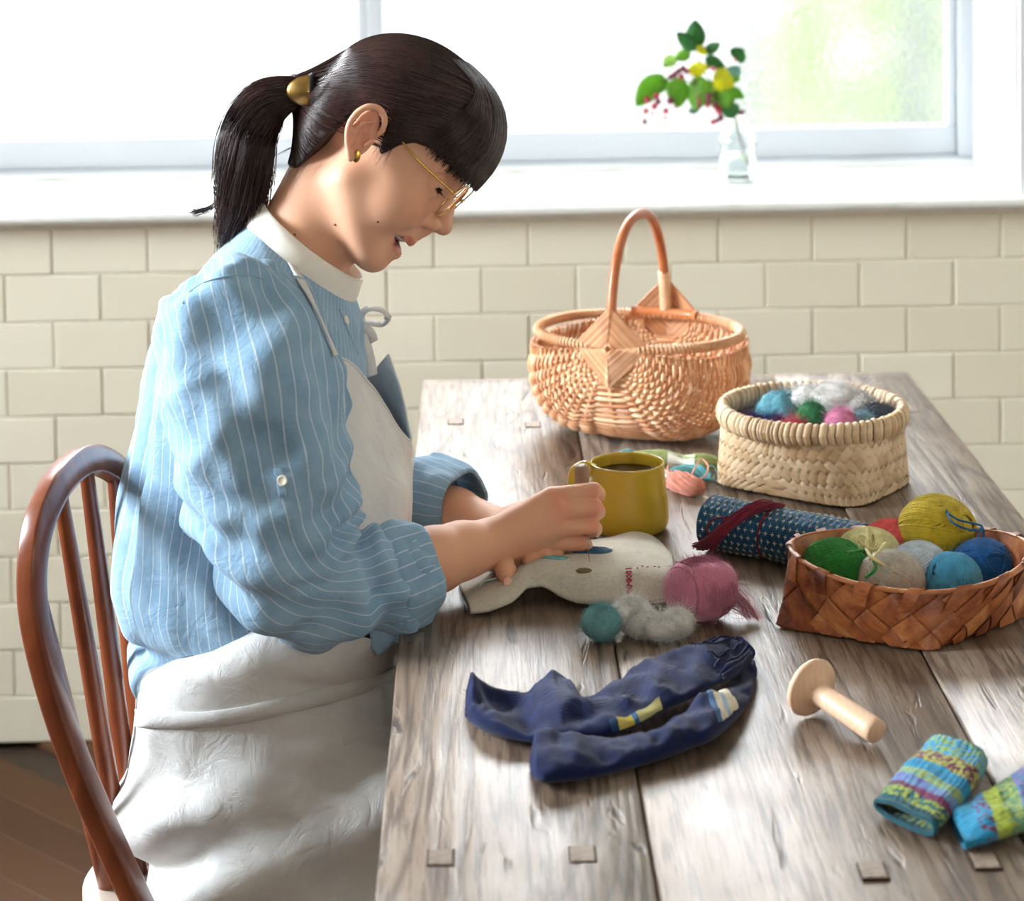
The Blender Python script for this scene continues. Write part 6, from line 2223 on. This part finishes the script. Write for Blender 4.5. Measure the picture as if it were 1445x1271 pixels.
# skirt: rings from the hip over the lap down past the seat
sk_ = [  # back px, front x (room), level z, half width, tilt of the front up (m)
    ((372, 862), (566, 905), .186), ((300, 905), (562, 925), .188), ((240, 945), (560, 945), .190), ((204, 972), (558, 965), .190), ((193, 1004), (572, 985), .192), ((183, 1035), (640, 1000), .190), ((175, 1068), (800, 1016), .196), ((170, 1105), (850, 1060), .200),
    ((171, 1145), (856, 1110), .203), ((180, 1185), (856, 1160), .206), ((200, 1220), (852, 1215), .208), ((238, 1262), (848, 1270), .210), ((276, 1300), (846, 1320), .212), ((300, 1345), (846, 1370), .214), ((310, 1390), (846, 1420), .216)]
rings = []
for i, (b, f_, w) in enumerate(sk_):
    pb_, pf_ = at(*b, PY - .07 * min(1, i / 5)), at(*f_, PY)
    pb_[1] = PY
    c = (pb_ + pf_) / 2; d = (pf_ - pb_) / 2; ex = .80 if i > 4 else .84
    cc, ss = np.cos(ang), np.sin(ang)
    til = .062 * float(np.interp(i, [0, 3, 8], [1, 1, 0]))
    rings.append(c + d * (np.sign(cc) * np.abs(cc) ** ex)[:, None] + np.array([0, -w, til]) * (np.sign(ss) * np.abs(ss) ** (ex * .8))[:, None])
rings = resample(rings, 130)


def skirt_folds(u, v, P):
    d = .0060 * nz(u * 8 + v * 3, v * 5, 41, 2)
    up_ = np.clip((v - .26) * 6, 0, 1)
    # folds drawn from the hip towards the knee
    X = P[..., 0]; Z = P[..., 2]
    s = (Z - .62) * .85 - (X + .1) * .55
    d += up_ * .0150 * np.sin(s * 64 + 2.5 * nz(X * 6, Z * 6, 43, 1)) * np.clip(.5 + 1.3 * nz(X * 7, Z * 5, 45, 1), 0, 1.2)
    d += up_ * .008 * nz(X * 18, Z * 9, 47, 2) + up_ * .009 * crisp(X * 8 + Z * 7, Z * 8 - X * 4, 57)
    return d


rings = displace(rings, skirt_folds)
skirt = loft(rings, 'skirt', M_LINEN, apron, solid=.0018)
bv_skirt = bvh_of(skirt)
# waist tie, pocket and hem edges lying on the skirt
wt = [(196, 1012), (230, 1014), (290, 1013), (345, 1006), (400, 994), (460, 980), (520, 962), (552, 950)]
P, N_ = lay(wt, bv_skirt, 60, .0030)
ribbon(P, .0165, N_, 'waist_tie', apron, th=.0024)
se = [(204, 972), (236, 948), (280, 920), (320, 893), (352, 873), (372, 864)]
P, _ = lay(se, bv_skirt, 40, .0012)
V, Fq = tube(P, .0016, 6); link('hem', mesh_np('hem', V, Fq), M_LINEN, apron)
pk_ = [(470, 985), (540, 968), (540, 1030), (484, 1052)]
rows = []
for t in np.linspace(0, 1, 10):
    for s in np.linspace(0, 1, 10):
        a_ = np.array(pk_[0]) * (1 - s) + np.array(pk_[1]) * s; b_ = np.array(pk_[3]) * (1 - s) + np.array(pk_[2]) * s
        q = a_ * (1 - t) + b_ * t
        rows.append(surf(q[0], q[1], bv_skirt, .0022))
o = link('pocket', mesh_np('pocket', np.array(rows), [grid_faces(10, 10)]), M_LINEN, apron)
md = o.modifiers.new('thick', 'SOLIDIFY'); md.thickness = .002

# ================================================================ the punch needle she holds
tool = empty('punch_needle', felt_pt(832, 795), 'wooden handled felting needle held upright over the felt', 'sewing tool')
tt0, tt1 = at(820, 656, 2.415), at(826, 738, 2.418)
d_ = unit(tt1 - tt0); L = np.linalg.norm(tt1 - tt0)
prof = [(.0001, -.0005), (.0050, 0), (.0072, .003), (.0076, .010), (.0070, .022), (.0058, L * .6), (.0050, L), (.0030, L + .004), (.0001, L + .005)]
V, Fq = lathe(spline(np.array(prof), 40), 24)
V[:, :2] = np.where(np.abs(V[:, :2]) < 1e-6, 0, V[:, :2])
b0 = unit(np.cross(d_, [0, 1.0, 0])); b1 = np.cross(d_, b0)
link('handle', mesh_np('handle', tt0 + V[:, 0:1] * b0 + V[:, 1:2] * b1 + V[:, 2:3] * d_, Fq), plain('worn_tool_wood', srgb(150, 122, 100), .5, .35, .15, 60), tool)
V, Fq = tube(np.array([tt1, felt_pt(833, 796) + np.array([0, 0, .001])]), np.array([.0007, .00035]), 8)
link('needle', mesh_np('needle', V, Fq), plain('steel', (.45, .45, .46), .25, .5, .02, metal=1.0), tool)
# ================================================================ hoop back chair
nc = NT('chair_wood')
v = nc.mapping('Object', (6, 6, 1))
f = nc.noise(v, 7, 5, .6, .5)
nc.set(color=nc.ramp(f, [(.25, srgb(84, 38, 22)), (.55, srgb(122, 62, 36)), (.8, srgb(150, 84, 48))]), rough=.3, spec=.5, coat=.25)
nc.b.inputs['Coat Roughness'].default_value = .2
M_CHAIR = nc.m
M_SEAT = plain('worn_glare_seat_wood', srgb(166, 152, 140), .45, .45, .2, 14, .2, 50)  # greyed for wear and for glare on the seat, mixed into the colour
SZ = .405
ch_o = np.array([-.200, 2.400, 0]); chd = math.radians(-16)
cfw = np.array([math.cos(chd), math.sin(chd), 0]); clf = np.array([-math.sin(chd), math.cos(chd), 0])
chair = empty('hoop_back_chair', ch_o, 'brown wooden hoop back chair with turned spindles', 'chair')
cw = lambda f_, l_, z_: ch_o + cfw * f_ + clf * l_ + np.array([0, 0, z_])
# saddle seat
rows = []
for r_, z_ in ((0, -.006), (.5, -.006), (.85, .0), (.97, .0), (1.0, -.004), (1.0, -.026), (.94, -.034), (0, -.034)):
    for a in ang:
        c, s = math.cos(a), math.sin(a)
        x = .186 * math.copysign(abs(c) ** .8, c) * r_; y = .176 * math.copysign(abs(s) ** .75, s) * r_ * (1 + .08 * c)
        rows.append(cw(x, y, SZ + z_))
link('seat', mesh_np('seat', np.array(rows), [grid_faces(8, K, wrap_v=True)]), M_SEAT, chair)
# hoop: bent square-section rail leaning back
HB = [at(222, 1330, 2.225), at(200, 1285, 2.222), at(160, 1198, 2.215), at(107, 1075, 2.205), at(66, 950, 2.200), at(46, 850, 2.200), at(50, 760, 2.212), at(73, 696, 2.255), at(102, 660, 2.32), at(131, 648, 2.385), at(165, 664, 2.455), at(188, 702, 2.51)]
HB = np.array([list(p) for p in HB] + [[-.318, 2.548, .70], [-.292, 2.552, .60], [-.262, 2.545, .50], [-.235, 2.53, .395]])
HW = spline(HB, 140)
hpx = HW
T = unit(np.gradient(HW, axis=0))
lean = unit(cfw * .96 + np.array([0, 0, .30]))
Fd = unit(lean - T * np.sum(lean * T, 1)[:, None]); Sd = np.cross(T, Fd)
a_, b_ = .0150, .0115
sec = []
for c_, s_ in [(1, .55), (.75, .95), (-.75, .95), (-1, .55), (-1, -.55), (-.75, -.95), (.75, -.95), (1, -.55)]:
    sec.append(HW + Sd * (a_ * s_) + Fd * (b_ * c_))
V = np.stack(sec, 1).reshape(-1, 3)
o = link('hoop', mesh_np('hoop', V, [grid_faces(140, 8, wrap_v=True)]), M_CHAIR, chair)
bv_ = o.modifiers.new('soft', 'BEVEL'); bv_.width = .002; bv_.segments = 2; bv_.limit_method = 'ANGLE'
# spindles
for (tx, ty, tY), (bx, by) in (((74, 800, 2.215), (153, 1255)), ((92, 690, 2.275), (178, 1243)), ((121, 655, 2.36), (196, 1232)), ((158, 662, 2.44), (212, 1218)), ((186, 705, 2.505), (226, 1202))):
    q = at(tx, ty, tY); top = HW[np.argmin(np.linalg.norm(HW - q, axis=1))]; bot = on(bx, by, SZ - .004)
    P = bot + (top - bot) * np.linspace(0, 1, 30)[:, None]
    r_ = .0072 + .0028 * np.sin(np.linspace(.25, 1, 30) * PI)
    V, Fq = tube(P, r_, 12)
    link('spindle', mesh_np('spindle', V, Fq), M_CHAIR, chair)
for fx, ly in ((-.12, -.12), (-.12, .12), (.13, -.13), (.13, .13)):
    P = spline([cw(fx, ly, SZ - .02), cw(fx * 1.25, ly * 1.2, SZ * .5), cw(fx * 1.5, ly * 1.38, 0)], 24)
    V, Fq = tube(P, .012 + .006 * np.sin(np.linspace(0, 1, 24) * PI), 12)
    link('leg', mesh_np('leg', V, Fq), M_CHAIR, chair)
for ly in (-.155, .155):
    V, Fq = tube(np.array([cw(-.15, ly, .18), cw(0, ly, .18), cw(.162, ly, .18)]), .009, 10)
    link('stretcher', mesh_np('stretcher', V, Fq), M_CHAIR, chair)
V, Fq = tube(np.array([cw(0, -.155, .18), cw(0, .155, .18)]), .009, 10)
link('stretcher', mesh_np('stretcher', V, Fq), M_CHAIR, chair)

# ================================================================ bottle vase with a berry branch
vs = on(1041, 256, .868)
vase = empty('glass_vase', vs, 'small clear glass bottle vase on the window sill', 'vase')
mgx = NT('clear_glass'); mgx.set(color=(.96, .99, .98), rough=.01, trans=1.0, ior=1.36); M_CG = mgx.m
R0 = .0305
prof = [(.0001, .001), (R0 * .9, .001), (R0, .005), (R0, .068), (R0 * .96, .076), (R0 * .72, .086), (.0155, .093), (.0148, .104), (.0165, .1065), (.0140, .1065), (.0125, .104), (.0130, .093), (R0 * .66, .0845), (R0 * .90, .0755), (R0 - .002, .067), (R0 - .002, .008), (.0001, .0065)]
V, Fq = lathe(prof, 48)
link('bottle', mesh_np('bottle', V + vs, Fq), M_CG, vase)
V, Fq = lathe([(.0001, .0075), (R0 - .0026, .009), (R0 - .0026, .050), (.0001, .050)], 40)
mw = NT('water'); mw.set(color=(.97, 1, .99), rough=0.0, trans=1.0, ior=1.2)
link('water', mesh_np('water', V + vs, Fq), mw.m, vase)
VY = vs[1]
branch = empty('berry_branch', vs + np.array([0, 0, .02]), 'leafy branch with red berries standing in the glass vase', 'plant')
M_STEM = plain('brown_stem', srgb(92, 58, 48), .7, .2)
M_STEM_G = plain('green_stem', srgb(120, 140, 70), .6, .2)
def leaf_mat(name, rgb):
    n = NT(name); c = np.array(rgb)
    f = n.noise(n.mapping('Object'), 60, 3)
    col = n.ramp(f, [(.3, tuple(c * .8)), (.7, tuple(np.clip(c * 1.15, 0, 1)))])
    n.set(color=col, rough=.45, spec=.35)
    tl = n.node('ShaderNodeBsdfTranslucent'); n.link(col, tl.inputs['Color'])
    mx = n.node('ShaderNodeMixShader'); mx.inputs[0].default_value = .55
    n.link(n.b.outputs[0], mx.inputs[1]); n.link(tl.outputs[0], mx.inputs[2]); n.link(mx.outputs[0], n.out.inputs['Surface'])
    return n.m
LM_ = dict(d=leaf_mat('dark_leaf', srgb(66, 124, 66)), g=leaf_mat('green_leaf', srgb(122, 172, 62)), y=leaf_mat('yellow_leaf', srgb(206, 204, 40)), p=leaf_mat('pale_leaf', srgb(168, 196, 120)), t=leaf_mat('grey_green_leaf', srgb(120, 156, 146)))
def px_(x, y, dy=0): return at(880 + x / 4.709, 10 + y / 4.707, VY + dy)      # numbers read from an enlarged view of the vase
def stem(pts, r, m=M_STEM, name='stem'):
    V, Fq = tube(spline([px_(*p) for p in pts], 30), np.linspace(r, r * .6, 30), 7)
    return link(name, mesh_np(name, V, Fq), m, branch)
stem([(850, 1055), (810, 960), (775, 880), (750, 760), (690, 640), (600, 520), (520, 400), (480, 300), (470, 240)], .0016)
stem([(690, 640), (560, 560), (400, 480), (300, 470), (240, 500)], .0012)
stem([(885, 920), (860, 870), (800, 800), (740, 700)], .0011)
stem([(560, 560), (380, 420), (320, 460)], .0010)
stem([(740, 700), (690, 600), (720, 480)], .0010)
stem([(600, 640), (800, 640), (1000, 660)], .0007, M_STEM_G)
stem([(560, 640), (430, 700), (345, 800)], .0006, M_STEM_G)
stem([(640, 600), (590, 680), (535, 745)], .0006, M_STEM_G)
def leaf(x0, y0, x1, y1, w, m, dy0=0.0, dy1=0.0, bend=.15, tilt=.5):
    a, b = px_(x0, y0, dy0), px_(x1, y1, dy1)
    ax_ = b - a; L = np.linalg.norm(ax_); ax_ = ax_ / L
    vdir = unit((a + b) / 2 - CAM)
    s = unit(np.cross(ax_, vdir)); n = np.cross(s, ax_)
    s2 = unit(s * math.cos(tilt) + n * math.sin(tilt))
    n2 = np.cross(s2, ax_)
    rows = []
    ts = np.linspace(0, 1, 13)
    for t in ts:
        hw_ = 1.3 * w / 4.709 / 850 / math.cos(tilt) * (math.sin(PI * t ** .85) ** .75 if 0 < t < 1 else 0) * .5
        for q in (-1, -.5, 0, .5, 1):
            rows.append(a + ax_ * (t * L) + s2 * (q * hw_) + n2 * (bend * L * (t - t * t) * 1.0 + abs(q) * hw_ * .22))
    o = link('leaf', mesh_np('leaf', np.array(rows), [grid_faces(13, 5)]), LM_[m], branch)
    md = o.modifiers.new('thick', 'SOLIDIFY'); md.thickness = .0004
    return o
for l in ((470, 290, 475, 80, 110, 'd', 0, .01), (480, 290, 350, 165, 80, 'd', -.01, .0), (530, 300, 645, 240, 60, 'd', 0, -.01), (540, 335, 680, 400, 70, 'd', 0, .01), (440, 280, 340, 350, 70, 'g', .01, 0),
          (490, 255, 550, 320, 45, 'y', -.01, -.01), (735, 350, 800, 275, 100, 'd', 0, .01), (350, 330, 262, 400, 70, 'p', .01, .015), (425, 425, 560, 390, 80, 'y', 0, -.01), (600, 440, 740, 520, 120, 'y', -.015, -.005),
          (690, 400, 765, 480, 85, 't', .01, .015), (270, 450, 80, 660, 120, 'g', 0, -.01), (290, 470, 255, 570, 50, 'g', .01, .01), (370, 460, 370, 670, 120, 'g', -.01, -.02), (500, 450, 480, 690, 130, 'g', .0, -.015),
          (560, 480, 580, 660, 90, 'p', .01, .0), (660, 540, 650, 690, 120, 'g', -.01, -.01), (690, 545, 800, 610, 60, 'g', 0, 0), (650, 700, 775, 660, 85, 'd', -.015, -.02), (430, 690, 510, 675, 40, 't', .01, .01), (730, 500, 765, 450, 40, 'g', .0, .0)):
    leaf(*l[:6], dy0=l[6], dy1=l[7], tilt=random.uniform(-.5, .5))
M_BERRY = plain('red_berry', srgb(168, 34, 62), .3, .5, .12, 60)
M_BERRY_D = plain('dark_berry', srgb(104, 22, 46), .3, .5, .12, 60)
bV, bF, _ = ellipsoid((0, 0, 0), (1, 1, 1), nu=12, nv=16)
bme = [mesh_np('berry', bV, bF), mesh_np('berry', bV, bF)]
for me, m in zip(bme, (M_BERRY, M_BERRY_D)):
    me.materials.append(m); me.polygons.foreach_set('use_smooth', np.ones(len(me.polygons), dtype=bool))
for x, y, r_, k in ((158, 615, 18, 0), (218, 590, 17, 0), (230, 628, 16, 1), (205, 658, 17, 0), (148, 690, 15, 0), (190, 705, 9, 0), (140, 760, 14, 1), (280, 690, 16, 0), (276, 735, 9, 0), (310, 622, 19, 1), (347, 658, 12, 0),
                   (340, 445, 17, 1), (312, 462, 15, 1), (365, 425, 16, 1), (395, 408, 17, 1), (418, 425, 14, 0), (385, 463, 17, 0), (500, 600, 17, 0), (503, 632, 15, 0), (508, 658, 12, 1), (565, 592, 18, 1), (562, 622, 16, 1), (558, 652, 14, 0),
                   (605, 650, 17, 1), (628, 680, 20, 0), (640, 705, 12, 0), (645, 735, 17, 1), (622, 752, 14, 1), (595, 763, 15, 0), (778, 700, 15, 1), (796, 692, 11, 1), (595, 410, 13, 0), (740, 350, 9, 0), (560, 405, 9, 1)):
    o = bpy.data.objects.new('berry', bme[k]); COL.objects.link(o)
    o.location = px_(x, y, random.uniform(-.02, .0)); s = r_ / 4.709 / 850 * 1.25; o.scale = (s, s, s * 1.1)
    o.parent = branch; o.matrix_parent_inverse = parent_inv(branch)
for pts in ([(320, 460), (250, 540), (225, 620)], [(225, 620), (160, 615)], [(225, 620), (205, 660), (150, 690), (140, 760)], [(225, 620), (310, 622), (347, 658)], [(310, 622), (280, 690), (276, 735)], [(600, 560), (565, 590), (558, 652)], [(520, 560), (500, 600), (508, 658)], [(650, 600), (605, 650), (628, 680), (645, 735), (595, 763)], [(720, 640), (778, 700)]):
    stem([(x, y, -.01) for x, y in pts], .0005, M_STEM, 'berry_stalk')
